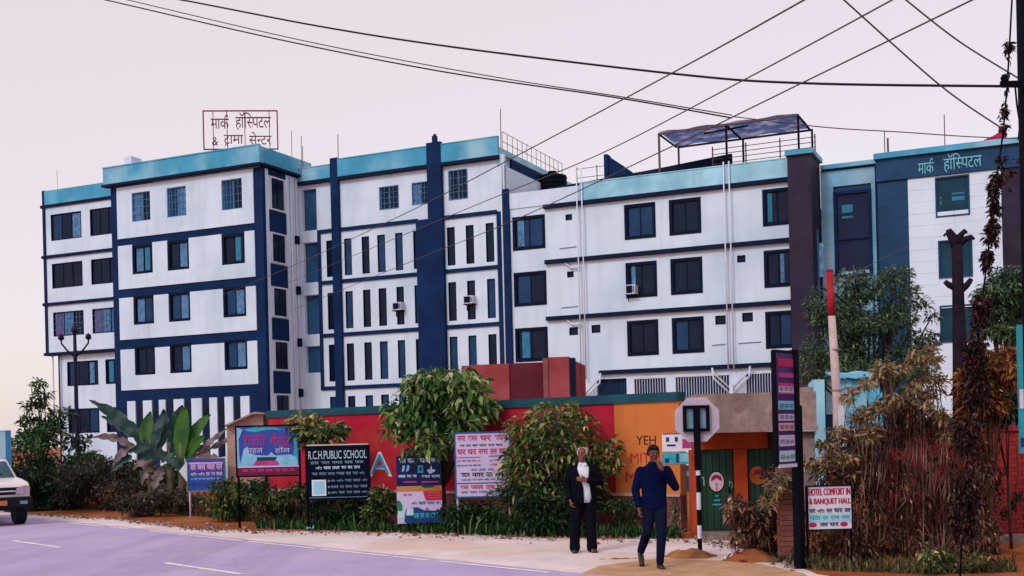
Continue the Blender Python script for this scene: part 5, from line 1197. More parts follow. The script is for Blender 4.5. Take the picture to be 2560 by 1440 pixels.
plant('broadleaf_bush', 'tall bush with big drooping green leaves behind the white clinic board', 'bush', gb(1110, 24.9), cs, 4600, .18, gbrt, 11, .06, aspect=.42, droop=.55, spread=.5, tintlift=.10)
cs = bushclumps(1390, 1170, 23.1, 200, 230, 20, 60, 2) + [cl(1390, 1030, 23.3, 75, 30), cl(1500, 1120, 23.0, 55, 34), cl(1530, 1160, 22.9, 28, 24), cl(1300, 1080, 23.2, 45, 40), cl(1450, 1060, 23.2, 50, 36)]
plant('leafy_bush', 'dense bush with yellow tipped leaves behind the man in the black jacket', 'bush', gb(1390, 23.2), cs, 7500, .135, gyel, 12, .05, aspect=.36, droop=.35, spread=.5, tintlift=.04)
cs = bushclumps(1370, 1255, 22.6, 190, 110, 16, 52, 22)
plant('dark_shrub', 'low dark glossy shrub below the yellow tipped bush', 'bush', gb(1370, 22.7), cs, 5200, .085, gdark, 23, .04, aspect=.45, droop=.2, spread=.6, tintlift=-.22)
cs = bushclumps(795, 1070, 26.8, 100, 70, 9, 34, 4)
plant('leafy_bush', 'small yellowing bush showing above the black school board', 'bush', gb(800, 26.8), cs, 1500, .16, gyel, 14, .035, aspect=.4, droop=.3, spread=.5, tintlift=.1)
cs = bushclumps(690, 1240, 26.9, 150, 90, 12, 36, 5)
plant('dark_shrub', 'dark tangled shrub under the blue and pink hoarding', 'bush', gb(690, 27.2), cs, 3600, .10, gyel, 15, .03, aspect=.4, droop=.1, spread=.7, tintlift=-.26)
cs = bushclumps(850, 1275, 25.7, 170, 60, 12, 32, 6)
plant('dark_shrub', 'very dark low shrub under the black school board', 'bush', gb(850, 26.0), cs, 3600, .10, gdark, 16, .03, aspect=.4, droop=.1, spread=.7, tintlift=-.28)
cs = bushclumps(955, 1258, 25.2, 70, 70, 9, 28, 7)
plant('leafy_bush', 'narrow olive bush between the school board and the poster board', 'bush', gb(955, 25.3), cs, 1900, .11, gyel, 17, .03, aspect=.4, droop=.2, spread=.6)
cs = bushclumps(1190, 1290, 23.9, 150, 56, 12, 30, 8)
plant('dark_shrub', 'low dark shrub at the foot of the white clinic board', 'bush', gb(1190, 24.1), cs, 3000, .09, gdark, 18, .03, aspect=.4, droop=.1, spread=.7, tintlift=-.05)
cs = bushclumps(1050, 1300, 24.7, 120, 50, 9, 28, 88)
plant('dark_shrub', 'low dark shrub around the foot of the poster board', 'bush', gb(1050, 24.8), cs, 2400, .09, gdark, 19, .03, aspect=.4, droop=.1, spread=.7, tintlift=-.05)
# creeper over the wall plinth behind the walkers
cs = [cl(x, 1262 + RND.uniform(-6, 10), 22.9, 24, 14, 14) for x in range(1500, 1610, 14)] + [cl(x, 1280, 22.6, 16, 40, 12) for x in (1545, 1580, 1690)]
plant('wall_creeper', 'dark creeper hanging over the wall plinth behind the walking man', 'creeper', gb(1550, 22.75), cs, 1300, .06, gdark, 24, .015, aspect=.5, droop=.8, spread=.5, tintlift=-.05, nl=6)
# left verge: shrubs, thin tree, banana
cs = bushclumps(120, 1170, 37, 210, 190, 22, 46, 9)
plant('leafy_bush', 'large dark roadside bush between the truck and the lamp post', 'bush', gb(120, 37), cs, 7500, .17, gdark, 31, .07, aspect=.4, droop=.2, spread=.6, tintlift=-.08)
cs = bushclumps(250, 1215, 35, 170, 120, 14, 40, 10)
plant('dry_shrub', 'grey brown tangled shrub below the lamp post', 'bush', gb(250, 35), cs, 6500, .11, gweed, 32, .04, aspect=.35, droop=.1, spread=.7, tintlift=-.12, bk=dryst)
cs = bushclumps(90, 1235, 36, 200, 100, 14, 42, 110)
plant('dark_shrub', 'near black low hedge on the verge beside the truck', 'bush', gb(90, 36.2), cs, 5000, .15, gdark, 33, .05, aspect=.4, droop=.1, spread=.6, tintlift=-.2)
cs = [cl(95, 960, 39, 16, 14), cl(108, 985, 39, 22, 12), cl(85, 1015, 39, 26, 14), cl(105, 1000, 39, 14, 16), cl(75, 1050, 39, 24, 16), cl(112, 1055, 39, 22, 14), cl(150, 1035, 39, 30, 18), cl(135, 1065, 39, 30, 16), cl(100, 1085, 39, 40, 16)]
plant('thin_tree', 'thin wispy young tree rising against the sky at the left', 'tree', gb(105, 39), cs, 1500, .19, gdark, 34, .05, aspect=.28, droop=.1, spread=.7)
cs = bushclumps(400, 1258, 31.5, 200, 50, 14, 30, 12)
plant('dry_shrub', 'grey brown dry shrub beneath the banana plant', 'bush', gb(400, 32), cs, 6500, .095, gweed, 35, .03, aspect=.3, droop=.0, spread=.8, tintlift=.02, bk=dryst)
cs = bushclumps(560, 1250, 29, 120, 70, 9, 32, 13)
plant('dry_shrub', 'low dry shrub behind the small blue notice board', 'bush', gb(560, 29.3), cs, 2800, .11, gyel, 36, .03, aspect=.35, droop=.0, spread=.8, tintlift=-.1, bk=dryst)
cs = bushclumps(190, 1175, 46, 300, 60, 16, 34, 210)
plant('leafy_bush', 'green bush belt at the foot of the far left hospital wing', 'bush', gb(200, 46), cs, 4200, .2, gdark, 37, .06, aspect=.4, droop=.2, spread=.6)
cs = bushclumps(360, 1190, 42, 180, 50, 10, 32, 211)
plant('leafy_bush', 'low dark bush behind the banana plant', 'bush', gb(370, 42), cs, 2400, .18, gdark, 38, .05, aspect=.4, droop=.2, spread=.6, tintlift=-.1)
# banana plant: each leaf a part
BN = root('banana_plant', 'banana plant with broad upright green leaves and withered grey ones', 'banana plant', gb(425, 33.5))
bgreen = M('fresh_banana_green', (.035, .13, .012), .45, .35, 2.5, spec=.4, stain=(.012, .06, .02), stain_amt=.7, stain_scale=2.5); bdull = M('dull_blue_green_banana', (.016, .05, .045), .6, .5, 2, stain=(.10, .14, .13), stain_amt=.6, stain_scale=3); bdry = M('withered_banana', (.24, .18, .19), .9, .5, 3, stain=(.05, .035, .035), stain_amt=.7, stain_scale=4)
def bleaf(p0, p1, p2, w, mat, torn=0.0, seed=0):
    r = random.Random(seed); b = MB(); n = 14; A, B, C = Vector(p0), Vector(p1), Vector(p2); prev = None
    ax = (C - A).normalized(); view = Vector((0, -1, .25)); s = ax.cross(view).normalized()
    s = (s + Vector((0, r.uniform(-.5, .5), 0))).normalized()
    for i in range(n + 1):
        t = i / n; p = A * (1 - t) ** 2 + B * 2 * t * (1 - t) + C * t * t
        ww = w * (math.sin(math.pi * min(1, .08 + t * .95)) ** .6) * (1 if i % 3 or not torn else 1 - torn * r.uniform(.3, 1)); up = Vector((0, -.12, .05)) * w
        row = (p + s * ww + up * 1.2, p, p - s * ww + up * 1.2)
        if prev: b.quad(prev[0], prev[1], row[1], row[0]); b.quad(prev[1], prev[2], row[2], row[1])
        prev = row
    o = b.build('leaf', mat, BN, smooth=True); return o
K = 33.5 / FPX
def bl(x0, y0, x1, y1, x2, y2, w, mat, torn=.3, dy=0.0, seed=0):
    q = [P(x, y, 33.5) - Vector(gb(425, 33.5)) for x, y in ((x0, y0), (x1, y1), (x2, y2))]
    q[1].y += dy * .5; q[2].y += dy
    bleaf(q[0], q[1], q[2], w * 1.1 * K, mat, torn, seed)
for i, a in enumerate([(375, 1130, 355, 1080, 372, 1028, 17, bgreen, .1, .2), (380, 1130, 395, 1070, 415, 1030, 15, bdull, .3, -.1), (440, 1140, 430, 1060, 450, 1012, 20, bdull, .2, .3), (450, 1150, 455, 1070, 470, 1018, 20, bgreen, .1, -.2), (455, 1140, 485, 1070, 528, 1036, 16, bgreen, .2, 0), (465, 1150, 490, 1100, 520, 1090, 13, bgreen, .2, -.3),
     (370, 1120, 310, 1040, 222, 1000, 16, bdull, .6, 0), (360, 1110, 300, 1060, 240, 1040, 12, bdull, .7, .4), (350, 1130, 290, 1080, 240, 1095, 10, bdry, .8, -.3), (345, 1130, 310, 1110, 285, 1170, 11, bdry, .8, -.2), (400, 1140, 380, 1110, 330, 1130, 16, bdull, .5, -.4), (430, 1150, 400, 1120, 360, 1150, 17, bdull, .6, -.6), (430, 1140, 380, 1125, 345, 1175, 14, bdry, .7, -.5), (470, 1145, 520, 1110, 570, 1070, 9, bdry, .8, 0), (465, 1150, 540, 1115, 590, 1085, 9, bdry, .8, .3), (470, 1160, 530, 1130, 560, 1150, 11, bdry, .7, -.3), (400, 1160, 430, 1120, 470, 1180, 15, bdull, .6, -.6), (395, 1160, 370, 1150, 365, 1215, 15, bdry, .8, -.4), (410, 1170, 400, 1180, 395, 1235, 13, bdry, .8, -.5), (330, 1140, 300, 1150, 280, 1185, 12, bdull, .6, -.2), (400, 1120, 410, 1060, 402, 1022, 15, bdull, .2, .3)]): bl(*a, seed=i)
for x in (380, 425, 455):
    p = P(x, 1200, 33.5) - Vector(gb(425, 33.5)); part(MB().tube([(p.x, 0, 0), (p.x * 1.02, 0, 1.0), (p.x * .98, .0, 2.0)], [.13, .11, .06], 10), 'stem', M('banana_stem', (.09, .09, .05), .7, .5, 2, stain=(.2, .15, .13), stain_amt=.7, stain_scale=3), BN, smooth=True)
# tree and greenery right of the hospital fin
cs = bushclumps(2150, 810, 34, 210, 200, 17, 38, 20) + [cl(2045, 770, 34, 34, 60), cl(2040, 880, 34, 40, 50), cl(2240, 690, 34, 44, 28), cl(2265, 730, 34, 36, 24), cl(2300, 760, 34, 26, 18), cl(2100, 900, 34, 60, 40), cl(2215, 900, 34, 50, 40), cl(2040, 950, 34, 36, 20), cl(2310, 850, 34, 40, 30), cl(2300, 930, 34, 44, 36), cl(2330, 790, 34, 16, 12), cl(2150, 920, 33.5, 60, 30), cl(2250, 930, 33.5, 60, 34), cl(2130, 700, 34, 40, 34), cl(2185, 720, 34, 50, 40), cl(2015, 920, 33.8, 22, 40), cl(2120, 800, 34, 50, 50), cl(2230, 800, 34, 60, 50), cl(2280, 880, 33.8, 50, 40)]
plant('feathery_tree', 'open feathery olive tree before the right hospital block', 'tree', gb(2180, 34), cs, 17000, .145, golv, 41, .16, aspect=.3, droop=.15, spread=.6)
cs = bushclumps(2520, 760, 33, 120, 180, 13, 44, 21) + [cl(2480, 800, 33, 36, 40), cl(2540, 690, 33, 40, 26)]
plant('feathery_tree', 'dense green tree cut by the right edge', 'tree', gb(2530, 33), cs, 9000, .16, golv, 42, .15, aspect=.3, droop=.15, spread=.6)
# pollarded palm-like trunk
PT = root('palm_stump', 'bare dark trunk with curled stub branches before the right block windows', 'tree', gb(2398, 31))
pk = M('dark_violet_bark', (.016, .011, .022), .95, .4, 3, bump=.6, bscale=12)
def pz(px, py): q = P(px, py, 31) - Vector(gb(2398, 31)); return q
pts = [pz(2402, 1200), pz(2400, 900), pz(2395, 720), pz(2392, 612)]; pts[0].z = 0
part(MB().tube(pts, [.21, .19, .15, .14], 12), 'trunk', pk, PT, smooth=True)
for a in ([(2388, 620), (2378, 598), (2368, 580), (2360, 590)], [(2392, 615), (2400, 590), (2412, 577), (2418, 582)], [(2395, 615), (2412, 598), (2428, 592), (2436, 598)], [(2390, 615), (2385, 590), (2374, 576), (2366, 578)], [(2390, 720), (2372, 712), (2362, 704)], [(2400, 728), (2418, 712), (2428, 698)]):
    part(MB().tube([pz(*q) for q in a], [.10, .085, .065, .035][:len(a)], 8), 'stub_branch', pk, PT, smooth=True)
# blue tarpaulin shelter behind the creepers
TS = root('tarpaulin_shelter', 'pale blue tarpaulin shelter behind the red topped pole', 'shelter', gb(2150, 27), -.1)
tz = lambda py: P(2150, py, 27).z
b = MB(); nn = 10
for i in range(nn):
    for j in range(5):
        f_ = lambda i_, j_: ((-.5 + 1.0 * i_ / nn), -.3 + .02 * math.sin(i_ * 2.1 + j_) * 2 + .12 * j_ / 5, tz(1075) + (tz(948) - tz(1075)) * j_ / 5 + .03 * math.sin(i_ * 1.3) * (j_ / 5))
        b.quad(f_(i, j), f_(i + 1, j), f_(i + 1, j + 1), f_(i, j + 1))
tp = M('pale_blue_tarpaulin', (.10, .40, .58), .6, .3, 1.5, stain=(.35, .6, .68), stain_amt=.6, stain_scale=1.4)
part(b, 'tarpaulin_side', tp, TS, smooth=True)
b = MB()
for i in range(nn):
    f_ = lambda i_, j_: ((-.55 + 1.1 * i_ / nn), -.35 + .5 * j_, tz(946) + .02 * math.sin(i_ * 1.1) + .07 * j_)
    for j in range(3): b.quad(f_(i, j), f_(i + 1, j), f_(i + 1, j + 1), f_(i, j + 1))
part(b, 'tarpaulin_roof', tp, TS, smooth=True)
for x in (-.5, .48): part(MB().tube([(x, -.2, 0), (x, -.2, tz(940))], .03, 6), 'pole', blackmetal, TS)
part(MB().tube([(.55, -.2, 0), (.55, -.2, tz(840))], .03, 6), 'pole', blackmetal, TS)
# dry creeper mass, right foreground
cs = []
rg = np.random.default_rng(77)
def outline_top(px): return np.interp(px, [1985, 2060, 2110, 2150, 2190, 2235, 2260, 2300, 2330, 2350, 2390, 2430, 2470, 2500], [1390, 1130, 1080, 1010, 990, 920, 980, 900, 860, 960, 1060, 1080, 1100, 1330])
for _ in range(230):
    px = rg.uniform(2035, 2485); tp_ = outline_top(px); py = rg.uniform(tp_ + 25, 1410); cs.append(cl(px, py, 17.75 + rg.uniform(-.6, .7), 26 * rg.uniform(.7, 1.3), 34 * rg.uniform(.7, 1.3), 26))
DC = root('dry_creeper', 'great tangle of dry brown creepers with cream leaves on top', 'creeper', gb(2260, 17.6))
bs = Vector(gb(2260, 17.6)); loc_ = [(c[0] - bs.x, c[1] - bs.y, c[2]) + c[3:] for c in cs]
rng = np.random.default_rng(51); pts, u, k = clumps(rng, loc_, 26000); pts[:, 2] = np.maximum(pts[:, 2], .02)
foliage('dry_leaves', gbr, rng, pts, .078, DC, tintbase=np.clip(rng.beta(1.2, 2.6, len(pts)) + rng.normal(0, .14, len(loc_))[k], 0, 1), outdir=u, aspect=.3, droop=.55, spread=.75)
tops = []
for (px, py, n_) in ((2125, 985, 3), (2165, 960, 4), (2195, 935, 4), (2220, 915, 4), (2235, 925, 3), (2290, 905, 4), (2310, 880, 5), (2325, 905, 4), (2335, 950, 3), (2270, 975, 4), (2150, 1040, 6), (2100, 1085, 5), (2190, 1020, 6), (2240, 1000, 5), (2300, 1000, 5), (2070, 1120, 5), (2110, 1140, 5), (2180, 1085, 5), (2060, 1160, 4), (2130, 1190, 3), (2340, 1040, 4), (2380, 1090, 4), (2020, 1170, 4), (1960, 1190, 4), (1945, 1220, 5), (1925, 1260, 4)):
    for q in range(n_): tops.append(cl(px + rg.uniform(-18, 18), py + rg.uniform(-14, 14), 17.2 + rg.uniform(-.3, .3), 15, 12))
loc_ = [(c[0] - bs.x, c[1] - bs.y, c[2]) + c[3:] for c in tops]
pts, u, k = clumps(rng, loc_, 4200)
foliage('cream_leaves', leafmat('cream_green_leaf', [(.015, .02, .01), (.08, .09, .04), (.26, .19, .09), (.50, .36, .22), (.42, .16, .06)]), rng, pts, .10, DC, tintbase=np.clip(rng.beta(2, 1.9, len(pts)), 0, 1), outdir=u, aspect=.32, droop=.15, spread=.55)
b = MB()
for q in range(150):
    px = rg.uniform(2000, 2490); tp_ = float(outline_top(px)); y0 = rg.uniform(tp_, tp_ + 180); L_ = rg.uniform(80, 340); Y = 17.3 + rg.uniform(-.35, .8)
    pp = [P(px + j * rg.uniform(-6, 6), min(y0 + L_ * j / 5, 1420), Y) - bs for j in range(6)]
    for p in pp: p.z = max(p.z, .01)
    b.tube(pp, [.006, .006, .005, .005, .004, .003], 5)
for (px, py) in ((2125, 985), (2165, 960), (2195, 935), (2220, 915), (2290, 905), (2310, 880), (2325, 905), (2150, 1040), (2100, 1085), (2240, 1000), (2070, 1120), (2270, 975), (2340, 1040), (2380, 1090), (2200, 1030), (2130, 1080), (2300, 990), (2410, 1120), (2440, 1150)):
    for _ in range(3):
        x0 = px + rg.uniform(-45, 45); Y = 17.25 + rg.uniform(-.2, .4); q0 = P(x0, 1400, Y) - bs; q0.z = 0; q2 = P(px + rg.uniform(-14, 14), py + rg.uniform(-10, 20), Y) - bs
        q1 = q0.lerp(q2, .5) + Vector((rg.uniform(-.12, .12), 0, 0)); b.tube([q0, q0.lerp(q1, .5), q1, q1.lerp(q2, .6), q2], [.011, .010, .008, .006, .003], 5)
o = part(b, 'vine_stems', M('mixed_vine_stem', (.07, .03, .025), .9, .5, 1.2, stain=(.36, .22, .17), stain_amt=.9, stain_scale=2.2), DC, smooth=True); o['kind'] = 'stuff'
# creeper by the gate (left part of the tangle)
cs = [cl(rg.uniform(1830, 1990), rg.uniform(1240, 1400), 17.9 + rg.uniform(-.3, .3), 20, 26) for _ in range(34)] + [cl(rg.uniform(1890, 1985), rg.uniform(1170, 1260), 17.8, 18, 20) for _ in range(12)]
cs = [c for c in cs if not (c[0] < P(1905, 1200, c[1]).x and c[2] > P(1860, 1250, c[1]).z)]
plant('dry_creeper', 'dark dry weeds and creeper left of the tall banner board', 'creeper', gb(1930, 17.9), cs, 5500, .10, gbr, 52, .02, aspect=.3, droop=.6, spread=.6, tintlift=-.08, bk=dryst, nl=18)
# concrete stump wrapped in creeper under the banner
ST = root('gate_pillar', 'leaning reddish brick pillar under the tall banner board', 'pillar', gb(1968, 17.3), .1)
for r in range(21):
    o = part(MB().box(-.13 + RND.uniform(-.008, .008), .13 + RND.uniform(-.008, .008), -.13, .13, r * .078, r * .078 + .07), 'brick_course', M('weathered_red_brick', (.20, .075, .06), .95, .5, 4, bump=.5, bscale=10), ST)
# vine covered stay of the power pole
VS = root('vine_stay', 'stay wire of the power pole wrapped in dark hanging vines', 'creeper', gb(2395, 14.6))
bs = Vector(gb(2395, 14.6)); line = [(2398, 1390), (2410, 1240), (2425, 1060), (2440, 880), (2462, 700), (2478, 560), (2490, 460), (2508, 330), (2518, 215), (2524, 110), (2531, -20)]
wp = [P(x, y, 14.6) - bs for x, y in line]; wp[0].z = 0
part(MB().tube(wp, .012, 6), 'stay_wire', blackmetal, VS, smooth=True)
vine = []; rw = {0: 44, 1: 44, 2: 44, 3: 32, 4: 24, 5: 19, 6: 16, 7: 12, 8: 9}
for i in range(9):
    for q in range(9 if i < 5 else 8):
        t = rg.uniform(0, 1)
        if i >= 6 and rg.uniform() < .3: continue
        x = line[i][0] + (line[i + 1][0] - line[i][0]) * t; y = line[i][1] + (line[i + 1][1] - line[i][1]) * t; r = rw[i] * rg.uniform(.5, 1.1)
        c = cl(x + rg.uniform(-.35, .35) * r, y, 14.6 + rg.uniform(-.02, .02), r * .6, r * (1.0 if i < 5 else 1.5)); vine.append((c[0] - bs.x, c[1] - bs.y, c[2]) + c[3:])
for (x, y, r) in ((2478, 575, 18), (2482, 600, 16), (2498, 442, 20), (2512, 320, 12), (2468, 640, 14), (2515, 400, 7), (2530, 430, 7), (2545, 400, 6), (2520, 470, 6)):
    c = cl(x, y, 14.6, r * .7, r); vine.append((c[0] - bs.x, c[1] - bs.y, c[2]) + c[3:])
rng = np.random.default_rng(61); pts, u, k = clumps(rng, vine, 11000); pts[:, 2] = np.maximum(pts[:, 2], .02)
foliage('vine_leaves', leafmat('dark_vine_leaf', [(.004, .003, .005), (.018, .006, .007), (.075, .018, .016), (.26, .11, .07)]), rng, pts, .062, VS, tintbase=np.clip(rng.beta(1.6, 3, len(pts)), 0, 1), outdir=u, aspect=.45, droop=.6, spread=.8)
part(MB().tube([P(x, y, 14.4) - bs for x, y in ((2538, 216), (2542, 260), (2550, 310), (2546, 350))], .012, 5), 'hanging_end', blackmetal, VS, smooth=True)
# orange dry mound and green below it
cs = bushclumps(2480, 950, 17.4, 140, 130, 14, 36, 24) + [cl(2430, 1000, 17.4, 40, 50), cl(2410, 1060, 17.4, 30, 40), cl(2520, 890, 17.5, 34, 26)]
plant('orange_shrub', 'orange brown dry leafed shrub at the right edge', 'bush', gb(2480, 17.5), cs, 5500, .11, gor, 43, .04, aspect=.35, droop=.4, spread=.6, bk=dryst)
cs = bushclumps(2520, 1030, 17.9, 80, 90, 8, 32, 25)
plant('leafy_bush', 'green bush above the red brick wall at the right', 'bush', gb(2525, 18.2), cs, 2200, .10, gdark, 44, .03, aspect=.4, droop=.2, spread=.6)
cs = [cl(rg.uniform(2300, 2470), rg.uniform(1375, 1430), 15.6 + rg.uniform(-.4, .4), 26, 14) for _ in range(16)]
plant('leafy_weed', 'low green weeds at the foot of the dry creepers', 'weed', gb(2385, 15.7), cs, 1300, .07, gyel, 45, .012, aspect=.4, droop=.1, spread=.6, tintlift=-.02, nl=8)
cs = [cl(rg.uniform(2010, 2080), rg.uniform(1140, 1180), 17.5, 18, 14) for _ in range(6)]
# hanging wisps against the red wall
HV = root('hanging_vine', 'two dark vine tufts hanging against the red brick wall', 'creeper', gb(2530, 18.9))
bs = Vector(gb(2530, 18.9)); b_ = []
for x, y in ((2532, 1255), (2515, 1280), (2545, 1240)): c = cl(x, y, 18.9, 12, 20); b_.append((c[0] - bs.x, c[1] - bs.y, c[2]) + c[3:])
pts, u, k = clumps(rng, b_, 220); foliage('vine_leaves', gdark, rng, pts, .06, HV, outdir=u, aspect=.4, droop=1.0, spread=.4, tintbase=np.full(220, .1))
part(MB().tube([P(2540, 1110, 18.9) - bs, P(2545, 1180, 18.9) - bs, P(2536, 1250, 18.9) - bs], .008, 5), 'vine_stem', dryst, HV)

# ------------------------------------------------------------------ grass, weeds and litter
def tufts(name, lab, quads, n, h, mat, seed, lean=.35, w=.012):
    rng = np.random.default_rng(seed); a = np.array([tuple(G(*q).xy) for q in quads]); T = []
    i = rng.integers(0, len(a) - 1, n); t = rng.uniform(0, 1, n)
    base = a[i] * (1 - t)[:, None] + a[i + 1] * t[:, None]
    back = rng.gamma(1.3, .45, n); view = base / np.linalg.norm(base, axis=1)[:, None]; base = base + view * back[:, None]
    H = h * rng.gamma(4, .25, n); yaw = rng.uniform(0, 6.283, n); l = rng.normal(0, lean, n)
    p0 = np.column_stack([base, np.zeros(n)]); dr = np.column_stack([np.cos(yaw), np.sin(yaw), np.zeros(n)]); sd_ = np.column_stack([-np.sin(yaw), np.cos(yaw), np.zeros(n)])
    m_ = p0 + dr * (l * H * .3)[:, None] + np.array([0, 0, 1]) * (H * .6)[:, None]; tp_ = p0 + dr * (l * H)[:, None] + np.array([0, 0, 1]) * (H * rng.uniform(.75, 1, n))[:, None]
    V = np.stack([p0 - sd_ * w, p0 + sd_ * w, m_ + sd_ * w * .8, m_ - sd_ * w * .8, tp_ + sd_ * w * .1, tp_ - sd_ * w * .1], 1).reshape(-1, 3); k = np.arange(n)[:, None] * 6
    Q = np.concatenate([k + np.array([[0, 1, 2, 3]]), k + np.array([[3, 2, 4, 5]])], 1).reshape(-1, 4)
    o = link(name, np_mesh(name, V, Q, np.repeat(rng.beta(2, 2.5, n), 2)), mat); o['kind'] = 'stuff'; o['label'] = lab; o['category'] = 'grass'; return o
strawm = leafmat('straw_grass', [(.03, .018, .012), (.09, .055, .03), (.20, .12, .07), (.34, .25, .17)])
tufts('dry_grass', 'dry brown grass along the soil verge', [(70, 1268), (300, 1277), (450, 1287), (550, 1296), (640, 1306), (900, 1316)], 5000, .24, strawm, 71)
tufts('green_weeds', 'short green weeds at the edge of the apron', [(640, 1322), (900, 1328), (1120, 1335), (1340, 1342), (1560, 1346), (1700, 1347)], 7000, .13, gdark, 72, .6, .016)
tufts('creeper_grass', 'mixed grass at the foot of the creepers', [(1850, 1370), (1930, 1405), (2050, 1428), (2300, 1436), (2540, 1432)], 3500, .085, leafmat('dusty_grass', [(.02, .022, .010), (.06, .06, .022), (.12, .10, .04), (.26, .20, .11)]), 73, .6, .014)
# loose grit along the broken edges
rng = np.random.default_rng(81); n = 2600
edge = np.array([tuple(G(*q).xy) for q in [(70, 1286), (300, 1300), (450, 1318), (550, 1327), (900, 1332), (1340, 1346), (1740, 1349), (1880, 1376), (1990, 1420)]])
i = rng.integers(0, len(edge) - 1, n); t = rng.uniform(0, 1, n); c2 = edge[i] * (1 - t)[:, None] + edge[i + 1] * t[:, None]; c2 = c2 + c2 / np.linalg.norm(c2, axis=1)[:, None] * (rng.normal(-.1, .35, n))[:, None]
s2 = rng.gamma(1.6, .012, n); tet = np.array([[1, 0, 0], [-.6, .8, 0], [-.5, -.9, 0], [0, 0, .9]])
ang = rng.uniform(0, 6.28, n); R2 = np.stack([np.cos(ang), -np.sin(ang), np.sin(ang), np.cos(ang)], 1).reshape(-1, 2, 2)
xy = np.einsum('nij,kj->nki', R2, tet[:, :2]) * s2[:, None, None] + c2[:, None, :]; zz2 = tet[None, :, 2] * s2[:, None] + .009
V = np.concatenate([xy, zz2[:, :, None]], 2).reshape(-1, 3); k4 = np.arange(n)[:, None] * 4
F3 = np.concatenate([k4 + np.array([[0, 1, 3]]), k4 + np.array([[1, 2, 3]]), k4 + np.array([[2, 0, 3]])], 1).reshape(-1, 3)
o = link('grit', np_mesh('grit', V, F3, np.repeat(rng.beta(2, 2, n), 3)), leafmat('grit_tones', [(.10, .04, .025), (.25, .14, .10), (.5, .4, .38)], .9, .1)); o['kind'] = 'stuff'; o['label'] = 'loose grit and gravel along the apron edge'; o['category'] = 'gravel'
# sand heap by the striped pole, thin spread of sand
sand = M('orange_brown_sand', (.34, .15, .06), .95, .35, 5, bump=.7, bscale=25); sand2 = M('spread_sand', (.50, .30, .18), .95, .25, 2.5, bump=.5, bscale=25)
def heap(name, lab, px0, px1, py, h, mat, seed, depth=.5):
    a, c = G(px0, py), G(px1, py); mid = (a + c) / 2; rx = (c - a).length / 2; b = MB(); n, m_ = 40, 9
    for j in range(m_):
        for i in range(n):
            th = 2 * math.pi * i / n; q = 1 - j / (m_ - 1) if j < m_ - 1 else 0
            wob = 1 + .22 * mnoise.noise((math.cos(th) * 2 + seed, math.sin(th) * 2, j * .2))
            x, y = rx * q * wob * math.cos(th), depth * q * wob * math.sin(th)
            b.v.append((x, y, -.01 + h * (1 - q ** 1.6) * (1 + .35 * mnoise.noise((x * 4 + seed, y * 4, 0))) + .03 * mnoise.noise((x * 9, y * 9, seed))))
    for j in range(m_ - 1):
        for i in range(n): q = j * n + i; q2 = j * n + (i + 1) % n; b.f.append((q, q2, q2 + n, q + n))
    return tag(b.build(name, mat, None, mid, smooth=True), lab, 'heap')
heap('sand_heap', 'low orange sand heap round the foot of the striped pole', 1648, 1800, 1392, .13, sand, 3, .45)
heap('sand_heap', 'thin streak of orange sand on the apron behind the walking man', 1470, 1625, 1398, .03, sand, 8, .14)
heap('soil_heap', 'dark red soil heap at the foot of the creepers', 1800, 1960, 1400, .16, soil, 5, .5)
b = MB(); g4 = [G(x, y) for x, y in ((1500, 1416), (1640, 1398), (1780, 1402), (1900, 1412), (2010, 1436), (2100, 1500), (1900, 1560), (1600, 1500), (1420, 1450))]
b.quad(*[(p.x, p.y, .013) for p in g4]); o = b.build('sand_patch', sand2); o['kind'] = 'structure'; o['label'] = 'spread of orange sand over the apron in front'
lr = random.Random(8); cols_ = [M('pink_litter', (.55, .10, .16), .6, .3, 8), paper, sky_p, M('pale_pink_print', (.6, .36, .42))]
def scrap(px, py, s, mat, lab):
    g = G(px, py); b = MB(); n = 5
    pts = [[(s * (i - 2) / 4 + lr.uniform(-.2, .2) * s / 3, s * (j - 2) / 5 + lr.uniform(-.2, .2) * s / 3, .012 + abs(lr.gauss(0, .22)) * s) for i in range(n)] for j in range(n)]
    for j in range(n - 1):
        for i in range(n - 1): b.quad(pts[j][i], pts[j][i + 1], pts[j + 1][i + 1], pts[j + 1][i])
    o = b.build('litter_scrap', mat, None, (g.x, g.y, .012), lr.uniform(0, 6)); tag(o, lab, 'litter', 'litter scraps')
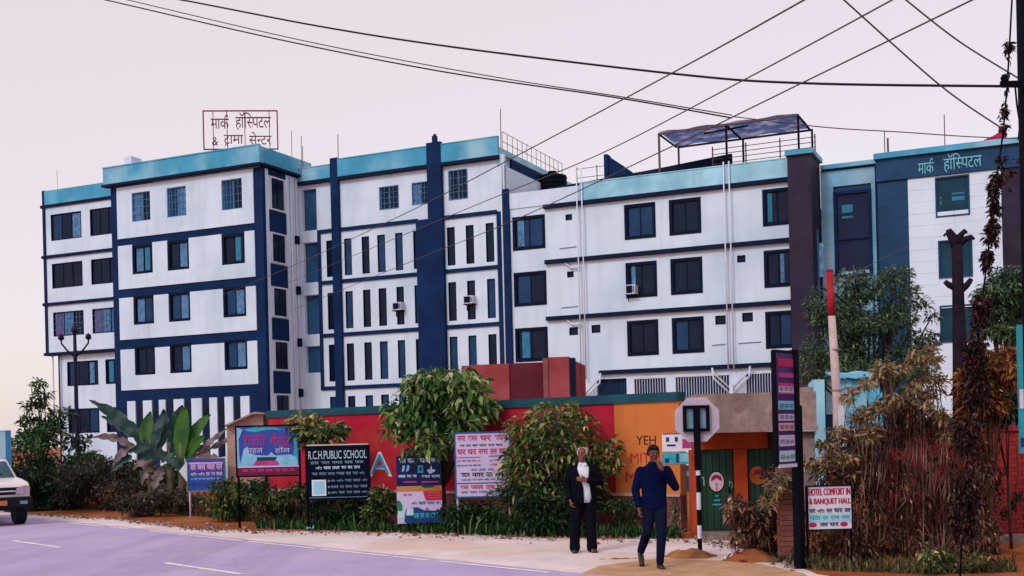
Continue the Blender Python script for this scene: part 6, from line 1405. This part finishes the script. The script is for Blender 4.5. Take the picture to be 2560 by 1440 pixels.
for i, (px, py, s, m_, lab) in enumerate([(1845, 1398, .20, 0, 'crumpled pink wrapper by the soil heap'), (1822, 1402, .14, 1, 'white paper scrap left of the pink wrapper'), (1868, 1396, .13, 3, 'pale pink scrap right of the pink wrapper'), (1858, 1408, .12, 0, 'small red wrapper in front of the soil heap'), (1830, 1386, .12, 1, 'white scrap behind the pink wrapper'), (1935, 1376, .16, 1, 'white torn bag under the banner board'), (775, 1327, .18, 2, 'sky blue plastic bag on the verge below the school board'), (1190, 1342, .09, 2, 'tiny blue scrap at the apron edge')]):
    scrap(px, py, s, cols_[m_], lab)
# stones along the verge
sm = []
for v in range(3):
    b = MB(); b.ball((0, 0, 0), (.06, .05, .035), 8, 5); r = random.Random(v); b.v = [tuple(c_ * r.uniform(.8, 1.25) for c_ in q) for q in b.v]; me = b.mesh('stone'); me.materials.append(M('pale_stone', (.32, .26, .24), .9, .3, 10)); sm.append(me)
for i, (px, py) in enumerate([(570, 1316), (612, 1322), (645, 1318), (700, 1331), (520, 1311), (1045, 1340), (1130, 1339), (1260, 1347), (300, 1297), (420, 1311)]):
    g = G(px, py); o = link('stone', sm[i % 3], None, None, (g.x, g.y, .02), i); tag(o, 'small pale stone on the soil verge', 'stone', 'stones along the verge')
# little hut behind the banana plant
HT = root('mud_hut', 'small tan hut roof showing left of the blue and pink hoarding', 'hut', gb(618, 30.8), .1)
hz = lambda py: P(618, py, 30.8).z
tan = M('tan_mud_plaster', (.42, .27, .23), .95, .3, 2, bump=.4, bscale=12)
part(MB().prism([(-.50, 0), (.45, 0), (.45, hz(1036)), (.2, hz(1034)), (-.50, hz(1062))], 0, 1.4), 'mud_wall', tan, HT); part(MB().prism([(-.52, hz(1066)), (-.51, hz(1061)), (.25, hz(1030)), (.5, hz(1033)), (.5, hz(1037)), (.22, hz(1036))], -.2, 1.6), 'roof', M('tan_thatch', (.36, .23, .20), .95, .4, 3, bump=.6, bscale=20), HT)
part(MB().box(.46, .62, .1, 1.3, 0, hz(1040)), 'lean_to', M('brown_board', (.10, .05, .045), .9, .4, 3), HT)
